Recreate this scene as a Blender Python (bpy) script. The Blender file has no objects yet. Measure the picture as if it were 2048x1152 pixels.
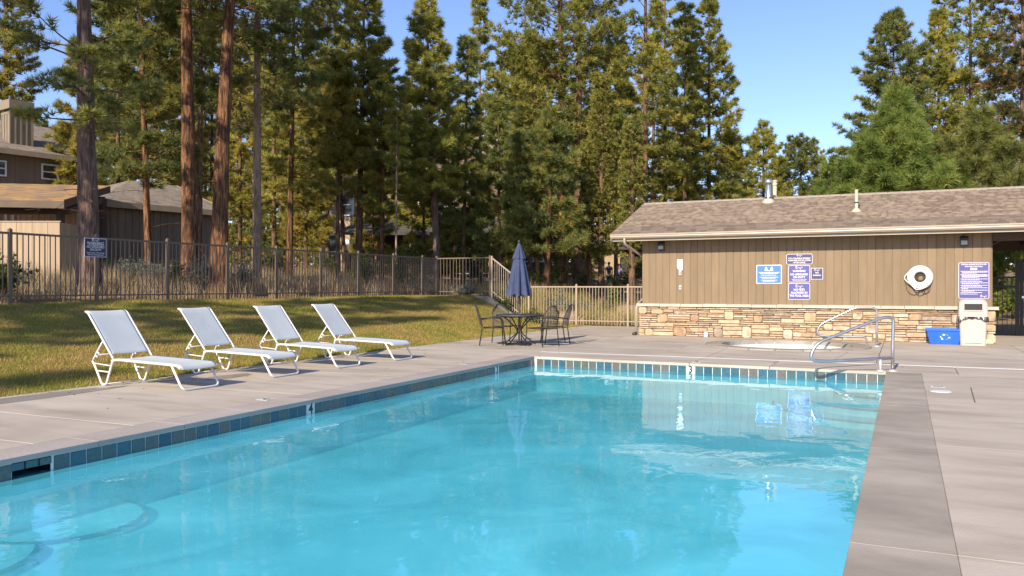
import bpy, math, random
import numpy as np
from mathutils import Vector, Matrix

R = math.radians
scene = bpy.context.scene
col = scene.collection
random.seed(7)

# ------------------------------------------------------------------ camera
F, HV, EYE = 1650.0, 573.0, 1.35            # focal length and horizon row in photo pixels, eye height in m
YAW = math.atan(785 / F)
CS, SN = math.cos(YAW), math.sin(YAW)
cam_d = bpy.data.cameras.new('camera')
cam = bpy.data.objects.new('camera', cam_d)
col.objects.link(cam)
cam.location = (0, 0, EYE)
cam.rotation_euler = (R(90), 0, YAW)
cam_d.sensor_width = 36
cam_d.lens = F / 2048 * 36
cam_d.shift_y = -3 / 2048
cam_d.clip_end = 2000
scene.camera = cam

# ------------------------------------------------------------------ sky, sun, exposure
SUN_ELEV = R(30)
SUN_AZ = R(-2.0)                              # the sun stands behind the camera, a touch to the left of -Y
world = bpy.data.worlds.new('World')
scene.world = world
world.use_nodes = True
wn = world.node_tree
wn.nodes.clear()
sky = wn.nodes.new('ShaderNodeTexSky')
sky.sky_type = 'NISHITA'
sky.sun_disc = False
sky.sun_elevation = SUN_ELEV
sky.sun_rotation = R(180) - SUN_AZ
sky.altitude = 1200
sky.air_density = 1.0
sky.dust_density = 0.6
sky.ozone_density = 5.0
bg = wn.nodes.new('ShaderNodeBackground')
bg.inputs['Strength'].default_value = 0.128
wo = wn.nodes.new('ShaderNodeOutputWorld')
tint = wn.nodes.new('ShaderNodeMix')                                # late summer air: a little less green in the blue, everywhere alike
tint.data_type = 'RGBA'
tint.blend_type = 'MULTIPLY'
tint.inputs[0].default_value = 1
tint.inputs[7].default_value = (1.10, .955, .98, 1)
wn.links.new(sky.outputs[0], tint.inputs[6])
wn.links.new(tint.outputs[2], bg.inputs[0])
wn.links.new(bg.outputs[0], wo.inputs[0])
sun_d = bpy.data.lights.new('sun', 'SUN')
sun_d.energy = 4.0
sun_d.angle = R(0.53)
sun_d.color = (1.0, 0.885, 0.72)
sun = bpy.data.objects.new('sun', sun_d)
col.objects.link(sun)
travel = Vector((-math.sin(SUN_AZ) * math.cos(SUN_ELEV), math.cos(SUN_AZ) * math.cos(SUN_ELEV), -math.sin(SUN_ELEV)))
sun.rotation_euler = travel.to_track_quat('-Z', 'Y').to_euler()
sun.location = (0, -30, 30)
vs = scene.view_settings
vs.view_transform = 'Standard'
vs.look = 'None'
vs.exposure = 0.85
vs.gamma = 1
vs.use_curve_mapping = False
scene.cycles.use_denoising = True
scene.cycles.max_bounces = 8
scene.cycles.transparent_max_bounces = 12
scene.cycles.sample_clamp_indirect = 6

# ------------------------------------------------------------------ measuring helpers (photo pixel -> place)
def at(u, z):
    lat = (u - 1024) / F * z
    return lat * CS - z * SN, z * CS + lat * SN
def gp(u, v, h=0.0):
    return at(u, F * (EYE - h) / (v - HV))
def on_y(u, v, Y):
    t = (u - 1024) / F
    z = Y / (CS + t * SN)
    return t * z * CS - z * SN, EYE - (v - HV) / F * z
def on_x(u, v, X):
    t = (u - 1024) / F
    z = X / (t * CS - SN)
    return z * CS + t * z * SN, EYE - (v - HV) / F * z
def hz(v, z):
    return EYE - (v - HV) / F * z
def depth(x, y):
    return y * CS - x * SN
def sstep(t):
    t = np.clip(t, 0, 1)
    return t * t * (3 - 2 * t)

# ------------------------------------------------------------------ mesh helpers
class MB:
    def __init__(self):
        self.v, self.f, self.m = [], [], []
    def add(self, vs_, fs_, mi=0):
        o = len(self.v)
        self.v += [tuple(p) for p in vs_]
        self.f += [tuple(i + o for i in f) for f in fs_]
        self.m += [mi] * len(fs_)
        return self
    def box(self, x0, x1, y0, y1, z0, z1, mi=0):
        return self.add([(x0, y0, z0), (x1, y0, z0), (x1, y1, z0), (x0, y1, z0), (x0, y0, z1), (x1, y0, z1), (x1, y1, z1), (x0, y1, z1)],
                        [(0, 3, 2, 1), (4, 5, 6, 7), (0, 1, 5, 4), (1, 2, 6, 5), (2, 3, 7, 6), (3, 0, 4, 7)], mi)
    def obox(self, c, ax, ay, az, mi=0):
        c, ax, ay, az = Vector(c), Vector(ax), Vector(ay), Vector(az)
        p = [c + sx * ax + sy * ay + sz * az for sz in (-1, 1) for sx, sy in ((-1, -1), (1, -1), (1, 1), (-1, 1))]
        return self.add(p, [(0, 3, 2, 1), (4, 5, 6, 7), (0, 1, 5, 4), (1, 2, 6, 5), (2, 3, 7, 6), (3, 0, 4, 7)], mi)
    def bar(self, p, q, w, d=None, mi=0):
        p, q = Vector(p), Vector(q)
        a = (q - p)
        up = Vector((0, 0, 1)) if abs(a.normalized().z) < .9 else Vector((0, 1, 0))
        s = a.cross(up).normalized()
        t = s.cross(a).normalized()
        return self.obox((p + q) / 2, a / 2, s * (w / 2), t * ((d or w) / 2), mi)
    def tube(self, pts, r, n=8, cap=True, mi=0, closed=False):
        pts = [Vector(p) for p in pts]
        k = len(pts)
        rs = r if isinstance(r, (list, tuple)) else [r] * k
        o = len(self.v)
        nrm = None
        for i, p in enumerate(pts):
            a = pts[(i + 1) % k] - pts[i - 1] if closed else pts[min(i + 1, k - 1)] - pts[max(i - 1, 0)]
            a.normalize()
            if nrm is None:
                nrm = a.cross(Vector((0, 0, 1)) if abs(a.z) < .9 else Vector((1, 0, 0))).normalized()
            else:
                nrm = (nrm - a * nrm.dot(a)).normalized()
            b = a.cross(nrm)
            for j in range(n):
                an = 2 * math.pi * j / n
                self.v.append(tuple(p + (nrm * math.cos(an) + b * math.sin(an)) * rs[i]))
        for i in range(k if closed else k - 1):
            i2 = (i + 1) % k
            for j in range(n):
                self.f.append((o + i * n + j, o + i * n + (j + 1) % n, o + i2 * n + (j + 1) % n, o + i2 * n + j))
                self.m.append(mi)
        if cap and not closed:
            self.f.append(tuple(o + j for j in reversed(range(n)))); self.m.append(mi)
            self.f.append(tuple(o + (k - 1) * n + j for j in range(n))); self.m.append(mi)
        return self
    def lathe(self, prof, c=(0, 0, 0), n=24, mi=0, a0=0.0, a1=2 * math.pi):
        full = abs(a1 - a0 - 2 * math.pi) < 1e-6
        m = n if full else n + 1
        o = len(self.v)
        for r, z in prof:
            for j in range(m):
                a = a0 + (a1 - a0) * j / n
                self.v.append((c[0] + r * math.cos(a), c[1] + r * math.sin(a), c[2] + z))
        for i in range(len(prof) - 1):
            for j in range(n):
                j2 = (j + 1) % m
                self.f.append((o + i * m + j, o + i * m + j2, o + (i + 1) * m + j2, o + (i + 1) * m + j)); self.m.append(mi)
        return self
    def prism(self, poly, d, mi=0):
        """poly: 3D points of one face, d: extrusion vector"""
        n = len(poly)
        P = [Vector(p) for p in poly]
        Q = [p + Vector(d) for p in P]
        return self.add(P + Q, [tuple(reversed(range(n))), tuple(range(n, 2 * n))] + [(i, (i + 1) % n, n + (i + 1) % n, n + i) for i in range(n)], mi)
    def mesh(self, name, mats, smooth=False, org=(0, 0, 0)):
        me = bpy.data.meshes.new(name)
        ox, oy, oz = org
        me.from_pydata([(x - ox, y - oy, z - oz) for x, y, z in self.v], [], self.f)
        for mt in (mats if isinstance(mats, (list, tuple)) else [mats]):
            me.materials.append(mt)
        if any(self.m):
            me.polygons.foreach_set('material_index', self.m)
        if smooth:
            me.polygons.foreach_set('use_smooth', [True] * len(me.polygons))
        me.update()
        return me
    def build(self, name, mats, parent=None, smooth=False, org=None):
        if org is None:
            org = tuple(parent['_org']) if parent is not None and '_org' in parent else (0, 0, 0)
        o = bpy.data.objects.new(name, self.mesh(name, mats, smooth, org))
        col.objects.link(o)
        if parent is not None:
            o.parent = parent
            o['_org'] = org
        return o

def np_mesh(name, verts, faces, mats, attr=None, smooth=False):
    """fast mesh from numpy arrays (faces all of one size)"""
    me = bpy.data.meshes.new(name)
    verts = np.asarray(verts, np.float32)
    faces = np.asarray(faces, np.int32)
    k = faces.shape[1]
    me.vertices.add(len(verts)); me.vertices.foreach_set('co', verts.ravel())
    me.loops.add(faces.size); me.loops.foreach_set('vertex_index', faces.ravel())
    me.polygons.add(len(faces))
    me.polygons.foreach_set('loop_start', np.arange(0, faces.size, k, dtype=np.int32))
    if smooth:
        me.polygons.foreach_set('use_smooth', np.ones(len(faces), bool))
    for m in (mats if isinstance(mats, (list, tuple)) else [mats]):
        me.materials.append(m)
    me.update(calc_edges=True)
    if attr is not None:
        a = me.attributes.new('tone', 'FLOAT', 'POINT')
        a.data.foreach_set('value', np.asarray(attr, np.float32))
    return me

def link(name, me, parent=None, loc=(0, 0, 0), rot=(0, 0, 0), scale=(1, 1, 1)):
    o = bpy.data.objects.new(name, me)
    col.objects.link(o)
    o.location, o.rotation_euler, o.scale = loc, rot, scale
    if parent is not None:
        o.parent = parent
    return o
def tag(o, label=None, cat=None, group=None, kind=None):
    for k, v in (('label', label), ('category', cat), ('group', group), ('kind', kind)):
        if v:
            o[k] = v
    return o
def thing(name, label, cat, loc=(0, 0, 0), rz=0.0, group=None, keep_world=True):
    """Empty at a thing's base. keep_world: its parts are given in world coordinates."""
    o = bpy.data.objects.new(name, None)
    o.empty_display_size = .2
    col.objects.link(o)
    o.location = loc
    o.rotation_euler = (0, 0, rz)
    if keep_world:
        o['_org'] = tuple(loc)
    return tag(o, label, cat, group)
def copy_tree(o, parent=None):
    c = o.copy()
    col.objects.link(c)
    c.parent = parent
    for ch in [x for x in bpy.data.objects if x.parent == o]:
        copy_tree(ch, c)
    return c
def arc(c, r, a0, a1, n, ux, uy):
    c, ux, uy = Vector(c), Vector(ux), Vector(uy)
    return [c + ux * (r * math.cos(a0 + (a1 - a0) * i / n)) + uy * (r * math.sin(a0 + (a1 - a0) * i / n)) for i in range(n + 1)]
def rounded(pts, r, n=5):
    """round the inner corners of a polyline"""
    P = [Vector(p) for p in pts]
    out = [P[0]]
    for i in range(1, len(P) - 1):
        a, b = (P[i - 1] - P[i]), (P[i + 1] - P[i])
        d = min(r, a.length * .48, b.length * .48)
        s, e = P[i] + a.normalized() * d, P[i] + b.normalized() * d
        for k in range(n + 1):
            t = k / n
            out.append(s * (1 - t) ** 2 + P[i] * 2 * t * (1 - t) + e * t * t)
    return out + [P[-1]]

# ------------------------------------------------------------------ materials
MATS = {}
def mat(name, ramp, scale=3.0, detail=4, rough=.7, bump=0.0, bscale=None, stretch=(1, 1, 1), rand=0.0, metal=0.0, coord='Object',
        spec=.5, mix_rand=False, attr=None, ramp2=None, scale2=None, stretch2=(1, 1, 1), fac2=.35, transl=0.0, dist=.3, coat=0.0):
    """procedural material: colour ramp over noise; rand shifts the value from object to object; mix_rand picks the ramp place per object"""
    m = bpy.data.materials.new(name)
    m.use_nodes = True
    nt = m.node_tree
    N, L = nt.nodes, nt.links
    b = N['Principled BSDF']
    b.inputs['Roughness'].default_value = rough
    b.inputs['Metallic'].default_value = metal
    b.inputs['Specular IOR Level'].default_value = spec
    if coat:
        b.inputs['Coat Weight'].default_value = coat
    tc = N.new('ShaderNodeTexCoord')
    oi = N.new('ShaderNodeObjectInfo')
    off = N.new('ShaderNodeVectorMath'); off.operation = 'SCALE'
    cmb = N.new('ShaderNodeCombineXYZ')
    for i in range(3):
        L.new(oi.outputs['Random'], cmb.inputs[i])
    L.new(cmb.outputs[0], off.inputs[0]); off.inputs['Scale'].default_value = 57.0
    add = N.new('ShaderNodeVectorMath'); add.operation = 'ADD'
    L.new(tc.outputs[coord], add.inputs[0]); L.new(off.outputs[0], add.inputs[1])
    def noise(sc, st, det=detail):
        mp = N.new('ShaderNodeMapping'); mp.inputs['Scale'].default_value = st
        L.new(add.outputs[0], mp.inputs[0])
        n = N.new('ShaderNodeTexNoise')
        n.inputs['Scale'].default_value = sc; n.inputs['Detail'].default_value = det; n.inputs['Distortion'].default_value = dist
        L.new(mp.outputs[0], n.inputs[0])
        return n.outputs[0]
    n1 = noise(scale, stretch)
    def mk(rp, src):
        r = N.new('ShaderNodeValToRGB')
        while len(r.color_ramp.elements) < len(rp):
            r.color_ramp.elements.new(.5)
        for e, (p, c) in zip(r.color_ramp.elements, rp):
            e.position = p; e.color = (*c, 1)
        L.new(src, r.inputs[0])
        return r.outputs[0]
    src = n1
    if attr or mix_rand:
        s0 = oi.outputs['Random']
        if attr:
            at_ = N.new('ShaderNodeAttribute'); at_.attribute_name = attr
            s0 = at_.outputs['Fac']
        ma = N.new('ShaderNodeMath'); ma.operation = 'MULTIPLY_ADD'
        L.new(n1, ma.inputs[0]); ma.inputs[1].default_value = .5
        ms = N.new('ShaderNodeMath'); ms.operation = 'SUBTRACT'
        L.new(s0, ms.inputs[0]); ms.inputs[1].default_value = .25
        L.new(ms.outputs[0], ma.inputs[2])
        src = ma.outputs[0]
    c = mk(ramp, src)
    if ramp2:
        c2 = mk(ramp2, noise(scale2 or scale * 4, stretch2))
        mx = N.new('ShaderNodeMix'); mx.data_type = 'RGBA'; mx.blend_type = 'MULTIPLY'
        mx.inputs[0].default_value = fac2
        L.new(c, mx.inputs[6]); L.new(c2, mx.inputs[7])
        c = mx.outputs[2]
    if rand:
        hs = N.new('ShaderNodeHueSaturation')
        mr = N.new('ShaderNodeMapRange'); mr.inputs[3].default_value = 1 - rand; mr.inputs[4].default_value = 1 + rand
        L.new(oi.outputs['Random'], mr.inputs[0]); L.new(mr.outputs[0], hs.inputs['Value']); L.new(c, hs.inputs['Color'])
        c = hs.outputs[0]
    L.new(c, b.inputs['Base Color'])
    if bump:
        bp = N.new('ShaderNodeBump'); bp.inputs['Strength'].default_value = 1.0; bp.inputs['Distance'].default_value = bump
        L.new(noise(bscale or scale * 3, stretch, 5), bp.inputs['Height']); L.new(bp.outputs[0], b.inputs['Normal'])
    if transl:
        tr = N.new('ShaderNodeBsdfTranslucent'); L.new(c, tr.inputs[0])
        mxs = N.new('ShaderNodeMixShader'); mxs.inputs[0].default_value = transl
        L.new(b.outputs[0], mxs.inputs[1]); L.new(tr.outputs[0], mxs.inputs[2])
        L.new(mxs.outputs[0], N['Material Output'].inputs[0])
    MATS[name] = m
    return m
def flat(name, c, rough=.5, metal=0.0, var=.12, **k):
    return mat(name, [(.3, tuple(x * (1 - var) for x in c)), (.7, tuple(min(1, x * (1 + var)) for x in c))], rough=rough, metal=metal, **k)

m_deck = mat('deck_concrete', [(.2, (.36, .305, .245)), (.5, (.46, .395, .322)), (.8, (.53, .465, .385))], scale=.9, stretch=(.7, 1.5, 1), detail=9, rough=.85, rand=.05,
             bump=.004, bscale=60, ramp2=[(.3, (.62, .60, .58)), (.55, (1, 1, 1))], scale2=1.8, stretch2=(.5, 1.8, 1), fac2=.55, spec=.25)
m_coping = mat('coping_concrete', [(.2, (.27, .23, .185)), (.5, (.365, .315, .255)), (.8, (.45, .395, .325))], scale=1.6, stretch=(.8, 1.3, 1), detail=9, rough=.8, rand=.05,
               bump=.004, bscale=70, ramp2=[(.3, (.68, .66, .66)), (.6, (1, 1, 1))], scale2=2.4, stretch2=(.8, 1.5, 1), fac2=.5, spec=.3)
m_left_coping = mat('edge_concrete', [(.2, (.30, .255, .225)), (.5, (.375, .325, .29)), (.8, (.44, .39, .345))], scale=1.4, stretch=(1, .6, 1), detail=8, rough=.85, rand=.05,
                    bump=.006, bscale=40, spec=.25)
m_joint = flat('joint_filler', (.62, .57, .50), .8)
m_dark_joint = flat('joint_dark', (.10, .09, .08), .9)  # dark colour of the sawn joints, slab bed and drain channel
m_under = flat('sub_base', (.14, .12, .10), .95)
m_plaster = mat('pool_plaster', [(.25, (.68, .74, .74)), (.5, (.80, .85, .84)), (.75, (.87, .90, .89))], scale=.55, detail=6, rough=.7, dist=1.2,
                ramp2=[(.25, (.80, .84, .86)), (.6, (1, 1, 1))], scale2=1.7, fac2=.6)
m_tile = mat('glazed_tile', [(.0, (.022, .085, .13)), (.25, (.045, .125, .17)), (.45, (.05, .12, .125)), (.60, (.085, .125, .12)), (.74, (.145, .12, .095)), (.84, (.13, .135, .125)), (1.0, (.05, .115, .125))], scale=16, detail=5,
             rough=.22, mix_rand=True, ramp2=[(.35, (.45, .45, .45)), (.65, (1, 1, 1))], scale2=30, fac2=.6, dist=2)
m_grout = flat('grout', (.62, .62, .58), .8)
m_white_tile = flat('marker_tile', (.60, .60, .585), .25, var=.03)
m_black = flat('black_print', (.012, .012, .013), .5)
m_dark_trim = flat('step_trim_tile', (.04, .20, .27), .4)
m_siding = mat('painted_siding', [(.25, (.195, .137, .078)), (.5, (.218, .154, .089)), (.75, (.238, .170, .10))], scale=3, stretch=(2, 2, .5), detail=6, rough=.75, rand=.075,
               bump=.0015, bscale=30, ramp2=[(.3, (.86, .86, .86)), (.6, (1, 1, 1))], scale2=1.2, stretch2=(3, 1, .4), fac2=.5)
m_siding_gap = flat('siding_groove', (.16, .105, .065), .85)
m_stone = mat('ledge_stone', [(.0, (.56, .45, .31)), (.2, (.46, .31, .18)), (.36, (.62, .50, .35)), (.5, (.33, .20, .115)), (.64, (.52, .37, .22)), (.8, (.27, .21, .165)), (1, (.60, .49, .36))],
              scale=5, detail=6, rough=.85, mix_rand=True, bump=.008, bscale=22, ramp2=[(.3, (.70, .66, .62)), (.6, (1, 1, 1))], scale2=9, fac2=.6)
m_mortar = flat('stone_backing', (.16, .125, .09), .95)
m_capstone = mat('cap_stone', [(.25, (.42, .35, .265)), (.5, (.50, .43, .335)), (.75, (.56, .49, .395))], scale=6, detail=6, rough=.85, rand=.07, bump=.006, bscale=25)
m_shingle = mat('asphalt_shingle', [(.0, (.155, .117, .088)), (.35, (.195, .152, .117)), (.65, (.222, .174, .134)), (1.0, (.26, .206, .158))], scale=14, detail=3, rough=.95, attr='tone', spec=.1,
                bump=.003, bscale=120)
m_gutter = flat('gutter_paint', (.37, .30, .225), .4, var=.05)
m_fascia = flat('fascia_paint', (.38, .31, .235), .55, var=.06)
m_soffit = flat('soffit_paint', (.30, .24, .18), .8, var=.06)
m_beam = flat('dark_beam', (.075, .05, .035), .8)
m_bronze = flat('bronze_fixture', (.035, .03, .028), .45)
m_glass = flat('lamp_glass', (.30, .30, .29), .15, var=.05)
m_white = flat('white_paint', (.68, .68, .67), .45, var=.03)
m_ring = flat('life_ring_white', (.82, .81, .79), .5, var=.03)
m_rope_dark = flat('dark_cord', (.07, .055, .045), .9)
m_rope_white = flat('white_cord', (.74, .72, .68), .8)
m_sign_blue = flat('sign_navy', (.075, .075, .26), .4, var=.05)
m_sign_dark = flat('sign_dark_navy', (.045, .05, .12), .4, var=.05)
m_sign_royal = flat('sign_royal_blue', (.06, .17, .52), .4, var=.05)
m_sign_print = flat('sign_print', (.78, .74, .76), .5, var=.03)
m_sign_edge = flat('sign_edge', (.66, .58, .62), .5, var=.04)
m_label = flat('label_sticker', (.80, .62, .62), .5, var=.03)
m_galv = mat('galvanised_metal', [(.3, (.50, .52, .55)), (.7, (.66, .67, .69))], scale=5, rough=.32, metal=.85)
m_steel = mat('polished_steel', [(.3, (.44, .42, .42)), (.7, (.54, .52, .52))], scale=8, rough=.36, metal=.85)
m_steel_dull = mat('brushed_steel', [(.3, (.66, .60, .58)), (.7, (.74, .68, .66))], scale=8, rough=.4, metal=.6)
m_pipe = flat('painted_pipe', (.48, .41, .30), .6)
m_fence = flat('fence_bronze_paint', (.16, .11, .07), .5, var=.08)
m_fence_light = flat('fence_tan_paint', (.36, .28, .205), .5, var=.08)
m_gate = flat('gate_dark_metal', (.02, .016, .014), .5)
m_sling = mat('sling_fabric', [(.3, (.60, .635, .635)), (.7, (.67, .70, .70))], scale=4, rough=.8, bump=.0006, bscale=220, transl=.18, coord='Object')
m_lframe = flat('white_powder_coat', (.72, .69, .65), .35, var=.03)
m_iron = flat('wrought_iron', (.035, .032, .032), .45, metal=.3)
m_meshmetal = flat('steel_mesh', (.06, .055, .055), .55, metal=.2)
m_umbrella = mat('navy_canvas', [(.3, (.034, .046, .105)), (.7, (.050, .066, .135))], scale=5, rough=.85, bump=.002, bscale=20)
m_can = flat('trash_can_plastic', (.50, .43, .365), .5, var=.05)
m_bag = flat('black_bag', (.015, .015, .017), .25)
m_bin = flat('blue_plastic', (.02, .125, .62), .35, var=.06)
m_dirt = mat('forest_floor', [(.2, (.13, .085, .05)), (.45, (.25, .165, .09)), (.6, (.31, .22, .125)), (.8, (.20, .17, .08))], scale=.9, detail=9, rough=.95, bump=.03, bscale=6, spec=.1,
             ramp2=[(.3, (.6, .55, .5)), (.6, (1, 1, 1))], scale2=5, fac2=.6)
m_lawn = mat('lawn_turf', [(.25, (.13, .125, .024)), (.45, (.22, .19, .042)), (.6, (.30, .20, .07)), (.75, (.17, .16, .03))], scale=1.1, detail=8, rough=.95, bump=.02, bscale=30, spec=.1)
m_blade = mat('grass_blades', [(.28, (.19, .21, .036)), (.45, (.33, .305, .06)), (.58, (.45, .31, .11)), (.72, (.25, .24, .045))], scale=.9, detail=6, rough=.7, spec=.2, transl=.3)
m_dry = mat('dry_grass', [(.2, (.22, .15, .08)), (.5, (.38, .28, .16)), (.8, (.50, .39, .24))], scale=2.0, detail=4, rough=.8, spec=.15, transl=.25, attr='tone')
m_meadow = mat('meadow_grass', [(.1, (.20, .20, .05)), (.4, (.33, .29, .09)), (.65, (.46, .34, .14)), (.9, (.50, .38, .18))], scale=1.2, detail=4, rough=.8, spec=.15, transl=.25, attr='tone')
def foliage(name, ramp, tr=.48):
    return mat(name, ramp, scale=.8, detail=3, rough=.55, attr='tone', rand=.10, transl=tr, spec=.3)
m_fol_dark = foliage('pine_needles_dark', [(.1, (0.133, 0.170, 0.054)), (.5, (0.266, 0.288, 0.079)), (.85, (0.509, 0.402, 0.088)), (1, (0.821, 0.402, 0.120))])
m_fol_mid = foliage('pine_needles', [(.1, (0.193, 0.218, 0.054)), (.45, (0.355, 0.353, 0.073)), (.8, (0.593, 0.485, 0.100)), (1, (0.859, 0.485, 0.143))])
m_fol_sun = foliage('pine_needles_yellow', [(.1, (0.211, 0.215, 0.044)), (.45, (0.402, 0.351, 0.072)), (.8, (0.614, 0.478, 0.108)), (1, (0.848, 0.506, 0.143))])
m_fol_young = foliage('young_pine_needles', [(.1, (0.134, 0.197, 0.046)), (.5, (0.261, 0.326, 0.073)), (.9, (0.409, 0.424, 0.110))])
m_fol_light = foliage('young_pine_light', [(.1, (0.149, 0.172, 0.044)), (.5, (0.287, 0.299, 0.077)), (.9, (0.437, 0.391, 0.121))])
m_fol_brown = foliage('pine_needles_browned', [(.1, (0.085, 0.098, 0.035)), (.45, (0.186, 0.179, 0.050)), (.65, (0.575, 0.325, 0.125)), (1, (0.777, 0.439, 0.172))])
m_fol_jun = foliage('juniper_scales', [(.1, (0.166, 0.185, 0.037)), (.5, (0.351, 0.334, 0.073)), (.85, (0.538, 0.436, 0.104)), (1, (0.631, 0.371, 0.121))])
m_fol_sage = foliage('sagebrush_leaves', [(.1, (.16, .18, .14)), (.5, (.25, .28, .22)), (.9, (.36, .37, .28))])
m_fol_bush = foliage('bush_leaves', [(.1, (0.063, 0.091, 0.025)), (.5, (0.119, 0.161, 0.039)), (.9, (0.238, 0.238, 0.056))])
m_fol_lime = foliage('lime_leaves', [(.1, (.12, .15, .02)), (.5, (.22, .25, .03)), (.9, (.32, .33, .05))])
def bark(name, a, b, c, sc=13):
    a = tuple(.55 * p + .45 * q for p, q in zip(a, b))
    return mat(name, [(.30, a), (.46, b), (.60, c), (.74, b)], scale=sc, detail=9, rough=.95, stretch=(1, 1, .16), bump=.06, bscale=sc * 1.6, spec=.1,
               ramp2=[(.35, (.55, .5, .48)), (.6, (1, 1, 1))], scale2=sc * 2.2, stretch2=(1, 1, .2), fac2=.6, dist=.5)
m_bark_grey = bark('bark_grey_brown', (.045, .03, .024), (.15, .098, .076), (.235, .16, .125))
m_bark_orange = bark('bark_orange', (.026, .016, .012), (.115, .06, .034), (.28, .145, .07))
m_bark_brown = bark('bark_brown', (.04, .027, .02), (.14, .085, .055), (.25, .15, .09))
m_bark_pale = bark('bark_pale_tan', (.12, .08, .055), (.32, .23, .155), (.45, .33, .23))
m_twig = flat('dead_twig', (.10, .075, .06), .9)
m_bluff = mat('boulder_rock', [(.25, (.20, .135, .085)), (.5, (.32, .22, .14)), (.75, (.38, .28, .19))], scale=4, detail=8, rough=.9, bump=.03, bscale=9)
m_wallconc = mat('wall_concrete', [(.25, (.17, .155, .135)), (.5, (.23, .21, .185)), (.75, (.29, .265, .235))], scale=2, detail=8, rough=.9, bump=.005, bscale=40)
m_lh_wall = mat('brown_board_wall', [(.25, (.155, .112, .075)), (.5, (.19, .138, .092)), (.75, (.22, .158, .108))], scale=3, stretch=(3, 3, .4), detail=6, rough=.8, rand=.06)
m_lh_tan = mat('tan_board_wall', [(.25, (.33, .24, .15)), (.5, (.385, .285, .18)), (.75, (.43, .32, .21))], scale=3, stretch=(3, 3, .4), detail=6, rough=.8, rand=.05)
m_chim = mat('chimney_boards', [(.3, (.20, .16, .11)), (.7, (.26, .21, .145))], scale=3, stretch=(3, 3, .4), rough=.8)
m_lh_trim = flat('tan_trim', (.31, .24, .16), .7)
m_lh_fascia = flat('brown_fascia', (.135, .095, .062), .75)
m_lh_roof = mat('old_shingle_roof', [(.25, (.17, .135, .105)), (.5, (.25, .20, .155)), (.75, (.34, .275, .20))], scale=2.5, detail=8, rough=.95, stretch=(1, 1, 1), bump=.02, bscale=9,
                ramp2=[(.35, (.55, .55, .55)), (.6, (1, 1, 1))], scale2=9, stretch2=(1, .3, 2), fac2=.6)
m_duff_roof = mat('needle_covered_roof', [(.3, (.20, .14, .09)), (.46, (.26, .165, .085)), (.60, (.42, .24, .08)), (.74, (.21, .15, .10))], scale=2.0, detail=8, rough=.95, stretch=(1, 1, 1), bump=.02, bscale=14)
m_window = mat('window_glass', [(.3, (.02, .025, .03)), (.7, (.04, .045, .05))], scale=1, rough=.06, spec=.8)
m_lodge_roof = mat('dark_shingle_roof', [(.25, (.045, .04, .036)), (.5, (.075, .066, .058)), (.75, (.11, .095, .08))], scale=3, detail=8, rough=.95, bump=.02, bscale=10)
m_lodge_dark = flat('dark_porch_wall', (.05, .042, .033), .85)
m_post_wood = mat('stained_post', [(.3, (.22, .085, .03)), (.7, (.33, .135, .05))], scale=3, stretch=(3, 3, .4), rough=.6)
m_skin = flat('skin', (.45, .27, .19), .6)
m_hair = flat('dark_hair', (.03, .022, .017), .7)
m_shirt_green = flat('green_shirt', (.035, .085, .06), .9)
m_shirt_white = mat('white_blue_shirt', [(.42, (.16, .35, .65)), (.5, (.74, .76, .80))], scale=6, rough=.9)
m_navy = flat('navy_shorts', (.025, .03, .055), .9)
m_shoe = flat('dark_shoe', (.03, .028, .028), .7)

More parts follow.
